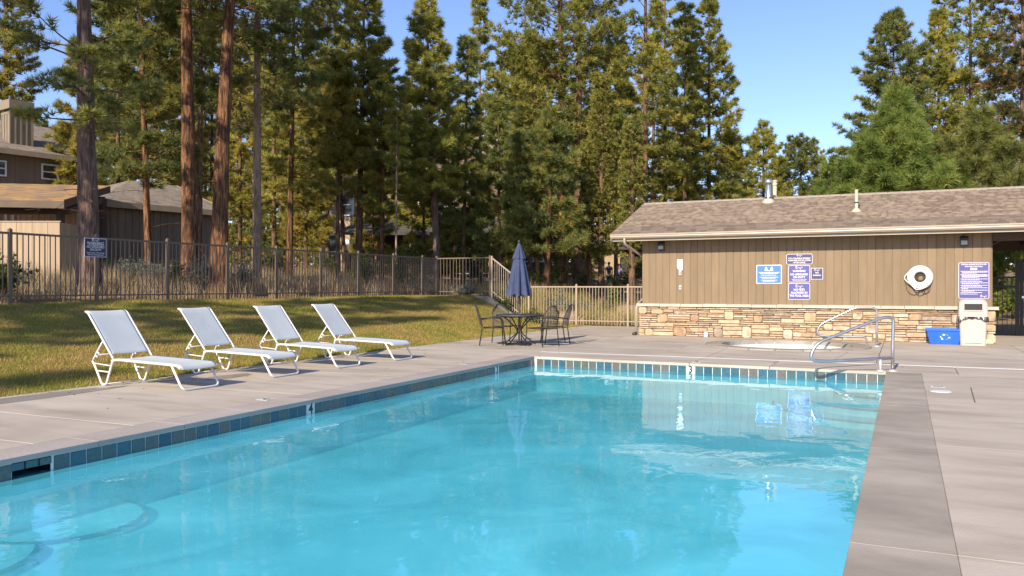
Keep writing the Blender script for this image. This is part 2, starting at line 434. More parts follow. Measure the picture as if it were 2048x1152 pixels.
def make_water(name, tint, amp, scale, milk, turbid):
    """clear water surface: what lies below shows tinted through it, Fresnel reflection of the surroundings on top"""
    m = bpy.data.materials.new(name)
    m.use_nodes = True
    nt = m.node_tree
    N, L = nt.nodes, nt.links
    N.remove(N['Principled BSDF'])
    tr = N.new('ShaderNodeBsdfTransparent'); tr.inputs[0].default_value = (*tint, 1)
    gl = N.new('ShaderNodeBsdfGlossy'); gl.inputs['Roughness'].default_value = .015
    gl.inputs['Color'].default_value = (.92, .97, 1, 1)
    lw_ = N.new('ShaderNodeLayerWeight'); lw_.inputs['Blend'].default_value = .5      # Schlick, the same from above and below
    pw = N.new('ShaderNodeMath'); pw.operation = 'POWER'; pw.inputs[1].default_value = 5
    fr = N.new('ShaderNodeMath'); fr.operation = 'MULTIPLY_ADD'; fr.inputs[1].default_value = .98; fr.inputs[2].default_value = .02
    L.new(lw_.outputs['Facing'], pw.inputs[0]); L.new(pw.outputs[0], fr.inputs[0])
    mx = N.new('ShaderNodeMixShader')
    tc = N.new('ShaderNodeTexCoord')
    def ns(sc, st, det):
        mp = N.new('ShaderNodeMapping'); mp.inputs['Scale'].default_value = st
        L.new(tc.outputs['Object'], mp.inputs[0])
        n = N.new('ShaderNodeTexNoise'); n.inputs['Scale'].default_value = sc; n.inputs['Detail'].default_value = det
        n.inputs['Distortion'].default_value = .6
        L.new(mp.outputs[0], n.inputs[0])
        return n.outputs[0]
    a, b = ns(scale, (1, .8, 1), 2), ns(scale * 5, (1, .7, 1), 2)
    s = N.new('ShaderNodeMath'); s.operation = 'MULTIPLY_ADD'
    L.new(b, s.inputs[0]); s.inputs[1].default_value = .16; L.new(a, s.inputs[2])
    bp = N.new('ShaderNodeBump'); bp.inputs['Strength'].default_value = 1; bp.inputs['Distance'].default_value = amp
    L.new(s.outputs[0], bp.inputs['Height'])
    L.new(bp.outputs[0], gl.inputs['Normal']); L.new(bp.outputs[0], lw_.inputs['Normal'])
    df = N.new('ShaderNodeBsdfDiffuse')                              # fine suspended matter: part of the light comes back from the water itself
    cl = N.new('ShaderNodeTexNoise'); cl.inputs['Scale'].default_value = .9; cl.inputs['Detail'].default_value = 5; cl.inputs['Distortion'].default_value = .8
    L.new(tc.outputs['Object'], cl.inputs[0])
    rr = N.new('ShaderNodeValToRGB')  # mottles painted into the milk colour, imitating caustic and ripple light
    rr.color_ramp.elements[0].position = .3; rr.color_ramp.elements[0].color = (*[c * .74 for c in milk], 1)
    rr.color_ramp.elements[1].position = .72; rr.color_ramp.elements[1].color = (*[min(1, c * 1.24 + .05) for c in milk], 1)
    L.new(cl.outputs[0], rr.inputs[0]); L.new(rr.outputs[0], df.inputs[0])
    mk_ = N.new('ShaderNodeMixShader'); mk_.inputs[0].default_value = turbid
    L.new(tr.outputs[0], mk_.inputs[1]); L.new(df.outputs[0], mk_.inputs[2])
    L.new(fr.outputs[0], mx.inputs[0]); L.new(mk_.outputs[0], mx.inputs[1]); L.new(gl.outputs[0], mx.inputs[2])
    L.new(mx.outputs[0], N['Material Output'].inputs[0])
    return m
m_water = make_water('pool_water', (.38, .86, .94), .0072, 1.05, (.10, .61, .76), .48)
m_spa_water = make_water('spa_water', (.5, .72, .72), .004, 2.5, (.26, .38, .38), .35)

# =================================================================== GROUND
LX0, LX1 = -9.98, -15.9
def lawn_h(x, y):
    k = np.clip((y - 17) / 10, 0, 1)
    x0 = LX0 - 1.9 * k ** 1.5
    x1 = LX1 + 1.5 * k ** 1.5
    p = np.clip((x0 - x) / (x0 - x1), 0, 1)
    return 1.0 * (p * .55 + .45 * sstep(p)) + .015 * np.sin(x * 2.1 + y * .7) * (p > .05)
def ground_h(x, y):
    x, y = np.asarray(x, float), np.asarray(y, float)
    left = 1.0 + .085 * np.clip(-16 - x, 0, 12) + .004 * np.clip(-28 - x, 0, 100)
    back = (.62 + 1.28 * sstep((-18.6 - x) / 3.6)) * sstep((y - 28.5) / 26) + .05 * np.clip(y - 62, 0, 90)
    w = sstep((-12.4 - x) / 1.9)
    beyond = w * np.maximum(left, back) + (1 - w) * back
    und = .05 * np.sin(x * .9) * np.cos(y * .7) * sstep((np.abs(y - 27) + np.clip(-16 - x, 0, 9)) / 4)
    g = beyond + und
    inside = (y < 27.05) & (x > -16.15)
    lawnpart = np.where(x < LX0 + .2, lawn_h(x, y) - .06, -.16)
    g = np.where(inside, lawnpart, g)
    g = np.where((x > -8.3) & (x < 0.1) & (y < 16) & (y > -9), -2.4, g)
    g = np.where((x > -5.2) & (x < .4) & (y >= 16) & (y < 22.5), -1.6, g)
    return g

gx = np.concatenate([[-450, -250, -150, -100, -70, -55], np.arange(-45, 14, .45), [16, 20, 26, 35, 50, 80, 150, 300, 450]])
gy = np.concatenate([[-300, -120, -60, -30, -18], np.arange(-10, 64, .45), [68, 75, 85, 100, 140, 220, 400, 700]])
GX, GY = np.meshgrid(gx, gy)
GZ = ground_h(GX, GY)
nx, ny = len(gx), len(gy)
vv = np.stack([GX.ravel(), GY.ravel(), GZ.ravel()], 1)
ii = (np.arange(ny - 1)[:, None] * nx + np.arange(nx - 1)[None, :]).ravel()
ff = np.stack([ii, ii + 1, ii + nx + 1, ii + nx], 1)
g = link('ground', np_mesh('ground', vv, ff, m_dirt, smooth=True))
tag(g, 'brown needle strewn forest ground sloping up behind the fences', kind='structure')

lx = np.arange(-16.1, LX0 + .001, .204)
lx[-1] = LX0
ly = np.arange(-10, 27.01, .25)
X2, Y2 = np.meshgrid(lx, ly)
vv = np.stack([X2.ravel(), Y2.ravel(), lawn_h(X2, Y2).ravel()], 1)
nx, ny = len(lx), len(ly)
ii = (np.arange(ny - 1)[:, None] * nx + np.arange(nx - 1)[None, :]).ravel()
ff = np.stack([ii, ii + 1, ii + nx + 1, ii + nx], 1)
lw = link('lawn', np_mesh('lawn', vv, ff, m_lawn, smooth=True))
tag(lw, 'sloping lawn between the concrete pool deck and the metal fence', kind='structure')

rng = np.random.default_rng(3)
def blades(x, y, z, hgt, wid, lean, rng):
    n = len(x)
    a = rng.uniform(0, 2 * np.pi, n)
    w = np.stack([np.cos(a), np.sin(a), np.zeros(n)], 1) * (wid / 2)[:, None]
    b = np.stack([x, y, z], 1)
    la = rng.uniform(0, 2 * np.pi, n)
    tip = b + np.stack([np.cos(la) * lean * hgt, np.sin(la) * lean * hgt, hgt], 1)
    v = np.empty((n, 3, 3)); v[:, 0] = b - w; v[:, 1] = b + w; v[:, 2] = tip
    return v.reshape(-1, 3), np.arange(n * 3).reshape(-1, 3)
n = 190000
bx_ = rng.uniform(-16.1, LX0 + .05, n)
by_ = 3 + 24 * rng.uniform(0, 1, n) ** 1.25
hh = rng.uniform(.025, .065, n)
v, f = blades(bx_, by_, lawn_h(bx_, by_) - .004, hh, rng.uniform(.006, .014, n), rng.uniform(.2, .9, n), rng)
lg = link('lawn_grass', np_mesh('lawn_grass', v, f, m_blade))
tag(lg, 'short green and straw coloured grass of the lawn', kind='stuff')

# =================================================================== POOL
PL0, PFL, PFR, PR0 = Vector((-6.374 - .0103 * (-4 - 4.1), -4, 0)), Vector((-6.482, 14.586, 0)), Vector((-.234, 14.33, 0)), Vector((-.24, -4, 0))
WZ = -.172
pool = thing('swimming_pool', 'swimming pool basin lined with plaster and a band of glazed tiles', None, (-3.3, 8, 0))
pool['kind'] = 'structure'
FLOOR = -.66
b = MB()
def wallface(p, q, z0, z1, off=0.0):
    d = (q - p).normalized()
    nrm = Vector((d.y, -d.x, 0))
    return [p + nrm * off + Vector((0, 0, z0)), q + nrm * off + Vector((0, 0, z0)), q + nrm * off + Vector((0, 0, z1)), p + nrm * off + Vector((0, 0, z1))]
# corners run PL0 -> PFL -> PFR -> PR0: inside is on the right hand side of the direction
corners = [PL0, PFL, PFR, PR0]
SK0, SK1 = 4.19, 4.52
def left_pt(y):
    t = (y + 4) / (PFL.y + 4)
    return PL0.lerp(PFL, t)
b.add([p + Vector((0, 0, FLOOR)) for p in corners], [(0, 3, 2, 1)])
segs = [(PL0, left_pt(SK0)), (left_pt(SK1), PFL), (PFL, PFR), (PFR, PR0), (PR0, PL0)]
for p, q in segs:
    b.add(wallface(p, q, FLOOR, -.05), [(0, 1, 2, 3)])
p, q = left_pt(SK0), left_pt(SK1)
b.add(wallface(p, q, FLOOR, -.225), [(0, 1, 2, 3)])
b.build('basin', m_plaster, pool)
# skimmer mouth behind the left wall
b = MB()
y0, y1, xs = SK0, SK1, p.x
b.add([(xs, y0, -.05), (xs, y1, -.05), (xs, y1, -.115), (xs, y0, -.115)], [(0, 1, 2, 3)])
b.add([(xs, y0, -.115), (xs, y1, -.115), (xs - .3, y1, -.115), (xs - .3, y0, -.115), (xs, y0, -.225), (xs, y1, -.225), (xs - .3, y1, -.225), (xs - .3, y0, -.225)],
      [(0, 1, 2, 3), (7, 6, 5, 4), (0, 3, 7, 4), (1, 5, 6, 2), (3, 2, 6, 7)])
b.build('skimmer_mouth', m_black, pool)
# grout bed 2 mm proud of the plaster, tiles 6 mm proud
TZ0, TZ1, PITCH = -.215, -.052, .1545
b = MB()
for p, q in ((PL0, left_pt(SK0)), (left_pt(SK1), PFL), (PFL, PFR), (PFR, PR0)):
    b.add(wallface(p, q, TZ0, TZ1 + .004, .003), [(0, 1, 2, 3)])
b.build('grout_bed', m_grout, pool)
def tile_mesh(w, h, name='tile', m=None):
    t = MB()
    e = .0025
    t.add([(-w / 2, 0, -h / 2), (w / 2, 0, -h / 2), (w / 2, 0, h / 2), (-w / 2, 0, h / 2),
           (-w / 2 + e, -.006, -h / 2 + e), (w / 2 - e, -.006, -h / 2 + e), (w / 2 - e, -.006, h / 2 - e), (-w / 2 + e, -.006, h / 2 - e)],
          [(4, 5, 6, 7), (0, 1, 5, 4), (1, 2, 6, 5), (2, 3, 7, 6), (3, 0, 4, 7)])
    return t.mesh(name, m or m_tile)
tm = tile_mesh(PITCH - .0085, TZ1 - TZ0 - .004)
tm_half = tile_mesh(PITCH - .0065, .06)
tm_white = tile_mesh(PITCH - .003, TZ1 - TZ0, 'marker', m_white_tile)
tm_wide = tile_mesh(.17, .058)
ORG = Vector(pool['_org'])
def text(body, size, parent, loc, rot, m, name='lettering', align='CENTER', ext=.0008, squeeze=1.0, shear=0.0, bold=0.0):
    cu = bpy.data.curves.new(name, 'FONT')
    cu.body = body; cu.size = size; cu.align_x = align; cu.align_y = 'CENTER'; cu.extrude = ext; cu.shear = shear; cu.offset = bold
    cu.space_line = .95
    cu.materials.append(m)
    tmp = bpy.data.objects.new(name, cu)
    me = bpy.data.meshes.new_from_object(tmp)
    me.name = name
    bpy.data.objects.remove(tmp)
    o = link(name, me, parent, loc, rot, (squeeze, 1, 1))
    return o
def tile_row(p, q, marks, ymin=None):
    d = (q - p); Ltot = d.length; d.normalize()
    nrm = Vector((d.y, -d.x, 0))
    rz = math.atan2(-nrm.x, nrm.y) + math.pi       # local -Y looks along nrm
    rz = math.atan2(nrm.y, nrm.x) + math.pi / 2
    k = int(Ltot / PITCH)
    for i in range(k + 1):
        c = q - d * (PITCH * (i + .5))
        if (ymin is not None and c.y < ymin):
            continue
        if (c - p).dot(d) < PITCH * .5:
            continue
        pos = c + nrm * .003 + Vector((0, 0, (TZ0 + TZ1) / 2))
        hit = [mk for mk in marks if abs((c - mk[0]).dot(d)) < PITCH / 2]
        if hit:
            t = link('depth_marker', tm_white, pool, pos - ORG, (0, 0, rz))
            t['label'] = 'white tile with the black depth number ' + hit[0][1]
            text(hit[0][1], .165, t, (0, -.0068, .018), (R(90), 0, 0), m_black, squeeze=.95, bold=.0045)
        else:
            link('tile', tm, pool, pos - ORG, (0, 0, rz))
m4 = Vector((*[left_pt(on_x(620.5, 815, -6.42)[0])][0],))
m3l = left_pt(on_x(994, 740, -6.47)[0])
xf = on_y(1381.5, 745, 14.42)[0]
m3f = Vector((xf, 14.42, 0))
tile_row(PFL, PFR, [(m3f, '3')])
tile_row(left_pt(SK1 + .0), PFL, [(m4, '4'), (m3l, '3')])
tile_row(left_pt(2.6), left_pt(SK0), [])
rz_left = R(90)
for yy, me in ((SK0 + .045, tm_half), (SK0 + .165, tm_half), (SK0 + .285, tm_half)):
    pp = left_pt(yy)
    link('tile', me, pool, Vector((pp.x + .003, pp.y, -.083)) - ORG, (0, 0, rz_left), (.7, 1, 1))
# steps in the far right corner and round benches under water at the left, each with a dark edge band
def bench(cx, cy, r, ztop, a0, a1, z0=FLOOR):
    o = thing
    b = MB()
    n = 28
    pts = [(cx + r * math.cos(a0 + (a1 - a0) * i / n), cy + r * math.sin(a0 + (a1 - a0) * i / n)) for i in range(n + 1)]
    top = [(x, y, ztop) for x, y in pts] + [(cx, cy, ztop)]
    b.add(top, [tuple(range(n + 2))])
    b.add([(x, y, ztop) for x, y in pts] + [(x, y, z0) for x, y in pts], [(i, n + 1 + i, n + 2 + i, i + 1) for i in range(n)])
    s = b.build('step', m_plaster, pool)
    t = MB()
    k = (r - .04) / r
    inn = [(cx + (x - cx) * k, cy + (y - cy) * k, ztop + .003) for x, y in pts]
    out = [(cx + (x - cx) * (1 + .004 / r), cy + (y - cy) * (1 + .004 / r), ztop + .003) for x, y in pts]
    low = [(x, y, ztop - .02) for x, y, _ in out]
    m_ = n + 1
    t.add(inn + out + low, [(i, i + 1, m_ + i + 1, m_ + i) for i in range(n)] + [(m_ + i, m_ + i + 1, 2 * m_ + i + 1, 2 * m_ + i) for i in range(n)])
    t.build('step_trim', m_dark_trim, s)
cxr, cyr = PFR.x - .002, PFR.y - .002
for r_, zt in ((1.75, -.56), (1.25, -.45), (.8, -.33)):
    bench(cxr, cyr, r_, zt, math.pi, 1.5 * math.pi)
bench(-6.375, 4.62,   .66, -.60, -math.pi / 2, math.pi / 2)
bench(-6.36, 3.45, .80, -.605, -math.pi / 2, math.pi / 2)
# coping slabs
cop = thing('coping', 'concrete coping slabs along the pool edge', None, (0, 5, 0))
cop['kind'] = 'structure'
CW = .045
def slab(x0, x1, y0, y1, m, parent, name='slab', x2=None, x3=None, z1=0.0, th=CW, e=.003):
    """quad slab with softened top edges: x0..x1 at y0, x2..x3 at y1"""
    x2 = x0 if x2 is None else x2
    x3 = x1 if x3 is None else x3
    b = MB()
    lo = [(x0, y0, z1 - th), (x1, y0, z1 - th), (x3, y1, z1 - th), (x2, y1, z1 - th)]
    md = [(x0, y0, z1 - e), (x1, y0, z1 - e), (x3, y1, z1 - e), (x2, y1, z1 - e)]
    tp = [(x0 + e, y0 + e, z1), (x1 - e, y0 + e, z1), (x3 - e, y1 - e, z1), (x2 + e, y1 - e, z1)]
    b.add(lo + md + tp, [(3, 2, 1, 0), (8, 9, 10, 11)] + [(i, (i + 1) % 4, 4 + (i + 1) % 4, 4 + i) for i in range(4)] + [(4 + i, 4 + (i + 1) % 4, 8 + (i + 1) % 4, 8 + i) for i in range(4)])
    return b.build(name, m, parent)
ys = [-4, -1.5, 1.0, 3.0, 4.70, 7.56, 10.3, 12.8, 14.36]
for a_, c_ in zip(ys, ys[1:]):
    slab(-.262, .241, a_ + .0015, c_ - .0015, m_coping, cop, 'coping_slab')
ys = [-4, -1, 1.1] + [2.06 + .965 * i for i in range(13)]
ys[-1] = 14.61
for a_, c_ in zip(ys, ys[1:]):
    xa, xb = left_pt(a_).x + .022, left_pt(c_).x + .022
    slab(xa - .40, xa, a_ + .002, c_ - .002, m_left_coping, cop, 'coping_slab', xb - .40, xb)
# water
b = MB()
wc = [Vector((c.x, c.y, WZ)) for c in corners]
wc[0].x -= .0; 
b.add(wc, [(0, 3, 2, 1)])
b.add([(p_.x, SK0, WZ) if 0 else (left_pt(SK0).x, SK0, WZ), (left_pt(SK1).x, SK1, WZ), (left_pt(SK1).x - .3, SK1, WZ), (left_pt(SK0).x - .3, SK0, WZ)] if False else [(left_pt(SK0).x, SK0, WZ), (left_pt(SK1).x, SK1, WZ), (left_pt(SK1).x - .29, SK1, WZ), (left_pt(SK0).x - .29, SK0, WZ)], [(0, 1, 2, 3)])
wat = b.build('pool_water', m_water)
tag(wat, 'clear turquoise water filling the swimming pool', kind='structure')

# =================================================================== DECK
deck = thing('pool_deck', 'pale concrete pool deck around pool and spa', None, (-2, 14, 0))
deck['kind'] = 'structure'
b = MB()
b.box(-10.02, -6.79, -6, 26.9, -.15, -.06)
b.box(-6.79, 8, 14.72, 17.7, -.15, -.06)
b.box(-6.79, -4.5, 17.7, 22, -.15, -.06); b.box(-.4, 8, 17.7, 22, -.15, -.06); b.box(-6.79, 8, 22, 30, -.15, -.06)
b.box(.25, 8, -6, 14.72, -.15, -.06)
b.build('slab_bed', m_dark_joint, deck)
# left strip, light caulked joints
ys = [-6, -3, 0, 2.2, 4.63, 5.66, 8.18, 10.48, 13.0, 15.69, 18.2, 20.8, 23.6, 26.85]
for a_, c_ in zip(ys, ys[1:]):
    slab(-10.0, (left_pt(a_).x - .382) if a_ < 14 else -6.81, a_ + .006, c_ - .006, m_deck, deck, 'slab', -10.0 if c_ < 25 else -10.15,
         (left_pt(min(c_, 14.6)).x - .382) if c_ < 15 else -6.81, th=.1)
b = MB()
for yy in ys[3:10]:
    b.box(-9.98, -6.82, yy - .0055, yy + .0055, -.05, -.0015)
b.build('joint_filler', m_joint, deck)
# far strip from the pool edge to the drain, cut to the pool's far edge
xs_ = [-6.804, -3.42, -2.05, .75, 3.4, 8]
def fy(x):
    t = (x - PFL.x) / (PFR.x - PFL.x)
    return PFL.y + (PFR.y - PFL.y) * min(max(t, 0), 1) - .022
for a_, c_ in zip(xs_, xs_[1:]):
    bb = MB()
    a2, c2 = a_ + .005, c_ - .005
    e = .006
    edge = []
    if a_ < -6.5:
        edge = [(a2, 14.62), (PFL.x + .028, 14.62), (PFL.x + .028, fy(PFL.x)), (c2, fy(c2))]
    elif a_ < 0 and c_ > 0:
        edge = [(a2, fy(a2)), (-.255, fy(-.255)), (-.255, 14.366), (.242, 14.366), (c2, 14.366)]
    else:
        edge = [(a2, fy(a2) if a_ < 0 else 14.366), (c2, fy(c2) if a_ < 0 else 14.366)]
    poly = [(x, y, -.045) for x, y in edge] + [(c2, 15.63, -.045), (a2, 15.63, -.045)]
    bb.prism(poly, (0, 0, .045))
    bb.build('slab', m_deck, deck)
# drain strip
b = MB(); b.box(-6.8, 8, 15.64, 15.74, -.06, -.006); b.build('drain_channel', m_dark_joint, deck)
b = MB()
b.box(-6.8, 8, 15.636, 15.662, -.03, .001); b.box(-6.8, 8, 15.718, 15.744, -.03, .001)
x_ = -6.78
while x_ < 7.9:
    b.box(x_, x_ + .03, 15.662, 15.718, -.02, 0); x_ += .06
b.build('drain_grate', m_white, deck)['kind'] = 'stuff'
# middle field around the spa: slabs with a round hole
SPX, SPY, SPR = -2.45, 19.75, 1.80
def field(x0, x1, y0, y1):
    slab(x0 + .005, x1 - .005, y0 + .005, y1 - .005, m_deck, deck, 'slab', th=.1)
for x0, x1 in ((-6.80, -3.42 - 1.0), (-.45, 2.2), (2.2, 5), (5, 8)):
    for y0, y1 in ((15.745, 18.2), (18.2, 20.8), (20.8, 22.25)):
        field(x0, x1, y0, y1)
for s_ in (-1, 1):
    bb = MB()
    n_ = 20
    pts = [(SPX + 1.72 * math.cos(math.pi * i / n_), SPY + s_ * 1.72 * math.sin(math.pi * i / n_)) for i in range(n_ + 1)]
    yo = 15.75 if s_ < 0 else 22.25
    xl, xr = -4.415, -.455
    row = [(xr, SPY)] + pts + [(xl, SPY)]
    base = [(xr, yo), (xl, yo)]
    poly = row + [base[1], base[0]]
    P3 = [(x, y, -.1) for x, y in poly]
    if s_ > 0:
        P3 = P3[::-1]
    bb.prism(P3, (0, 0, .1))
    bb.build('slab', m_deck, deck)
b = MB()                                                            # sawn joints running away from the pool, in front of the spa
for (x0, y0, x1, y1) in ((-3.42, 15.76, -3.49, 18.0), (-1.2, 15.76, -1.05, 18.3)):
    b.bar((x0, y0, .0005), (x1, y1, .0005), .008, .002)
b.build('sawn_joint', m_dark_joint, deck)
field(-9.99, -6.80, 27, 27.1) if False else None
for x0, x1 in ((-6.80, -6.62), (1.86, 5), (5, 8)):
    field(x0, x1, 22.25, 26.7)
# right hand deck
xs_ = [.2385, 2.9, 5.5, 8]
ys = [-6, -3.5, -1, 1.6, 4.70, 7.9, 11.0, 14.36]
for a_, c_ in zip(xs_, xs_[1:]):
    for d_, e_ in zip(ys, ys[1:]):
        slab(a_ + .004, c_ - .004, d_ + .0018, e_ - .0018, m_deck, deck, 'slab', th=.1)
b = MB(); b.bar((.80, 12.6, .0005), (.74, 10.98, .0005), .014, .002); b.build('sawn_joint', m_dark_joint, deck)
# skimmer lid and deck markers
o = MB().lathe([(0, .006), (.12, .006), (.128, 0), (.128, -.01)], (.42, 11.95, 0), 24).build('skimmer_lid', m_white, None)
tag(o, 'round white skimmer lid set in the deck right of the pool coping', 'lid')
def marker(x, y, t, lab, rz):
    r_ = thing('deck_marker', lab, 'marker', (x, y, 0), rz, 'depth markers set into the deck', keep_world=False)
    MB().box(-.085, .085, -.085, .085, -.01, .003).build('marker_plate', m_white_tile, r_)
    text(t, .16, r_, (0, 0, .0036), (0, 0, 0), m_black, bold=.005)
marker(-6.90, 7.65, '4', 'white deck depth marker numbered 4 beside the left coping', R(90))
marker(-6.92, 12.69, '3', 'white deck depth marker numbered 3 beyond the last lounger', R(90))
xm, ym = gp(1396, 723)
marker(xm, ym - .1, '3', 'white deck depth marker numbered 3 at the far pool edge', 0)
xm, ym = gp(1872, 773)
marker(xm + .02, ym, '3', 'white deck depth marker beside the round skimmer lid', R(-90))

m_wet = mat('wet_concrete', [(.3, (.24, .205, .17)), (.7, (.30, .26, .215))], scale=2, rough=.45)
for (u, v, a_, c_, k) in ((45, 797, 1.5, .20, 1), (455, 753.5, .55, .17, 2), (330, 760, .35, .12, 3)):
    x, y = gp(u, v)
    rr_ = random.Random(k)
    b = MB()
    pts = []
    for i in range(26):
        t = 2 * math.pi * i / 26
        q = 1 + .16 * math.sin(2 * t + k) + .08 * math.sin(5 * t + 2 * k)
        pts.append((min(-9.96 + 4, x + c_ * q * math.cos(t)), y + a_ * q * math.sin(t), .003))
    pts = [(max(p_[0], -9.99), p_[1], p_[2]) for p_ in pts]
    b.add(pts, [tuple(range(26))])
    b.build('wet_patch', m_wet, deck)
rr_ = random.Random(31)
b = MB()
for k in range(150):                                                 # dry needles and leaf bits blown onto the concrete
    if k % 3:
        x, y = rr_.uniform(-9.9, -6.9), rr_.uniform(4, 26)
        if rr_.random() < .5:
            x = -9.95 + abs(rr_.gauss(0, .35))
    else:
        x, y = rr_.uniform(-6.5, 5), rr_.uniform(14.8, 22)
        if (x - SPX) ** 2 + (y - SPY) ** 2 < 3.6:
            continue
    a_, l_ = rr_.uniform(0, 3.14), rr_.uniform(.02, .055)
    w_ = rr_.uniform(.003, .012)
    b.add([(x - l_ * math.cos(a_), y - l_ * math.sin(a_), .002), (x + w_ * math.sin(a_), y - w_ * math.cos(a_), .006), (x + l_ * math.cos(a_), y + l_ * math.sin(a_), .004), (x - w_ * math.sin(a_), y + w_ * math.cos(a_), .006)], [(0, 1, 2, 3)])
o = b.build('leaf_litter', flat('dead_leaf', (.13, .075, .04), .9, var=.3), None)
tag(o, 'scattered dry needles and leaf bits on the concrete deck', kind='stuff')
# =================================================================== SPA
spa = thing('spa_tub', 'round sunken spa ringed by dark grey concrete coping', 'spa', (SPX, SPY, 0))
NS = 20
for i in range(NS):
    a0, a1 = 2 * math.pi * i / NS + .004, 2 * math.pi * (i + 1) / NS - .004
    MB().lathe([(1.42, -.06), (1.42, .022), (1.43, .030), (1.79, .030), (1.80, .022), (1.80, -.05)], (SPX, SPY, 0), 4, 0, a0, a1).build('coping_slab', m_coping, spa)
MB().lathe([(1.425, .0), (1.43, -.02), (1.43, -.16)], (SPX, SPY, 0), 40).build('tile_band', m_grout, spa)
b = MB()
b.lathe([(1.428, -.16), (1.428, -.5), (1.0, -.5), (1.0, -.95), (0, -.95)], (SPX, SPY, 0), 40)
b.build('basin', m_plaster, spa)
NT = 56
tms_w = tile_mesh(.148, .11, 'tile', m_white_tile)
for i in range(NT):
    a = 2 * math.pi * (i + .5) / NT
    link('tile', tms_w, spa, (1.429 * math.cos(a), 1.429 * math.sin(a), -.085), (0, 0, a - math.pi / 2))
o = MB().lathe([(1.427, 0), (0, 0)], (SPX, SPY, -.13), 40).build('spa_water', m_spa_water)
tag(o, 'still pale water inside the round spa', kind='structure')

# =================================================================== POOL HOUSE
HX0, HX1, HY = -6.585, 1.845, 22.30
ph = thing('pool_house', 'low brown pool house with stone base and shingled gable roof', 'building', (-2.4, 25, 0))
PO = Vector(ph['_org'])
STZ = .80
b = MB()
b.box(HX0 + .02, HX1 - .02, HY + .05, 27.6, 0, 2.78)
b.build('wall', m_siding_gap, ph)
# siding boards
def board_mesh(w, h):
    t = MB()
    g_ = .022
    t.add([(0, .02, 0), (0, -.012, 0), (w - g_, -.012, 0), (w - g_, -.004, 0), (w - .006, -.004, 0), (w - .006, .02, 0),
           (0, .02, h), (0, -.012, h), (w - g_, -.012, h), (w - g_, -.004, h), (w - .006, -.004, h), (w - .006, .02, h)],
          [(0, 1, 7, 6), (1, 2, 8, 7), (2, 3, 9, 8), (3, 4, 10, 9), (4, 5, 11, 10), (5, 4, 3, 2, 1, 0), (6, 7, 8, 9, 10, 11)])
    return t.mesh('board', m_siding)
NBD = 44
BW = (HX1 - HX0) / NBD
bm_ = board_mesh(BW, 2.70 - .88)
for i in range(NBD):
    link('board', bm_, ph, Vector((HX0 + i * BW, HY + .03, .88)) - PO)
b = MB()                                                            # the two gable ends, boarded too
for xx, nb in ((HX0, -1), (HX1, 1)):
    for k in range(26):
        y0 = HY + .05 + k * .204
        ztop = 2.78 + .345 * (2.7 - abs(y0 + .1 - 25.0))
        b.box(min(xx, xx + nb * .02), max(xx, xx + nb * .02), y0, y0 + .19, .88, max(2.7, ztop))
b.build('gable_boarding', m_siding, ph)
# ledge stone base
sb = MB(); sb.box(HX0 - .03, HX1 + .03, HY - .03, 27.6, 0, STZ); sb.build('stone_backing', m_mortar, ph)
rs = random.Random(11)
COLS, ROWS = 150, 14
CWD = (HX1 - HX0 + .16) / COLS
row_z = [0.0]
for i in range(ROWS):
    row_z.append(row_z[-1] + rs.uniform(.75, 1.3))
row_z = [z / row_z[-1] * STZ for z in row_z]
occ = [[False] * COLS for _ in range(ROWS)]
big = [(3, 0, 4, 3), (9, 6, 5, 4), (6, 10, 6, 3), (17, 0, 6, 4), (25, 7, 4, 3), (36, 0, 4, 4), (41, 8, 4, 4), (49, 0, 4, 5), (54, 7, 4, 3), (67, 0, 4, 4), (76, 8, 5, 4), (84, 4, 4, 3), (96, 9, 4, 3),
       (101, 3, 5, 4), (118, 9, 5, 3), (127, 1, 4, 5), (134, 8, 5, 4), (145, 0, 5, 4), (145, 5, 5, 3), (0, 10, 4, 4), (145, 9, 5, 5)]
placed = []
def take(c, r, w, h):
    for rr in range(r, min(ROWS, r + h)):
        for cc in range(c, min(COLS, c + w)):
            if occ[rr][cc]:
                return False
    for rr in range(r, min(ROWS, r + h)):
        for cc in range(c, min(COLS, c + w)):
            occ[rr][cc] = True
    placed.append((c, r, min(COLS, c + w) - c, min(ROWS, r + h) - r))
    return True
for c_, r_, w_, h_ in big:
    take(c_, r_, w_, h_)
for r_ in range(ROWS):
    c_ = 0
    while c_ < COLS:
        if occ[r_][c_]:
            c_ += 1; continue
        free = 1
        while c_ + free < COLS and not occ[r_][c_ + free]:
            free += 1
        w_ = rs.randint(4, 12)
        if free - w_ < 3:
            w_ = free if free <= 11 else free // 2
        h_ = rs.choices([1, 2], [74, 26])[0]
        if h_ == 2 and (r_ + 1 >= ROWS or any(occ[r_ + 1][c_ + k] for k in range(w_))):
            h_ = 1
        take(c_, r_, w_, h_)
        c_ += w_
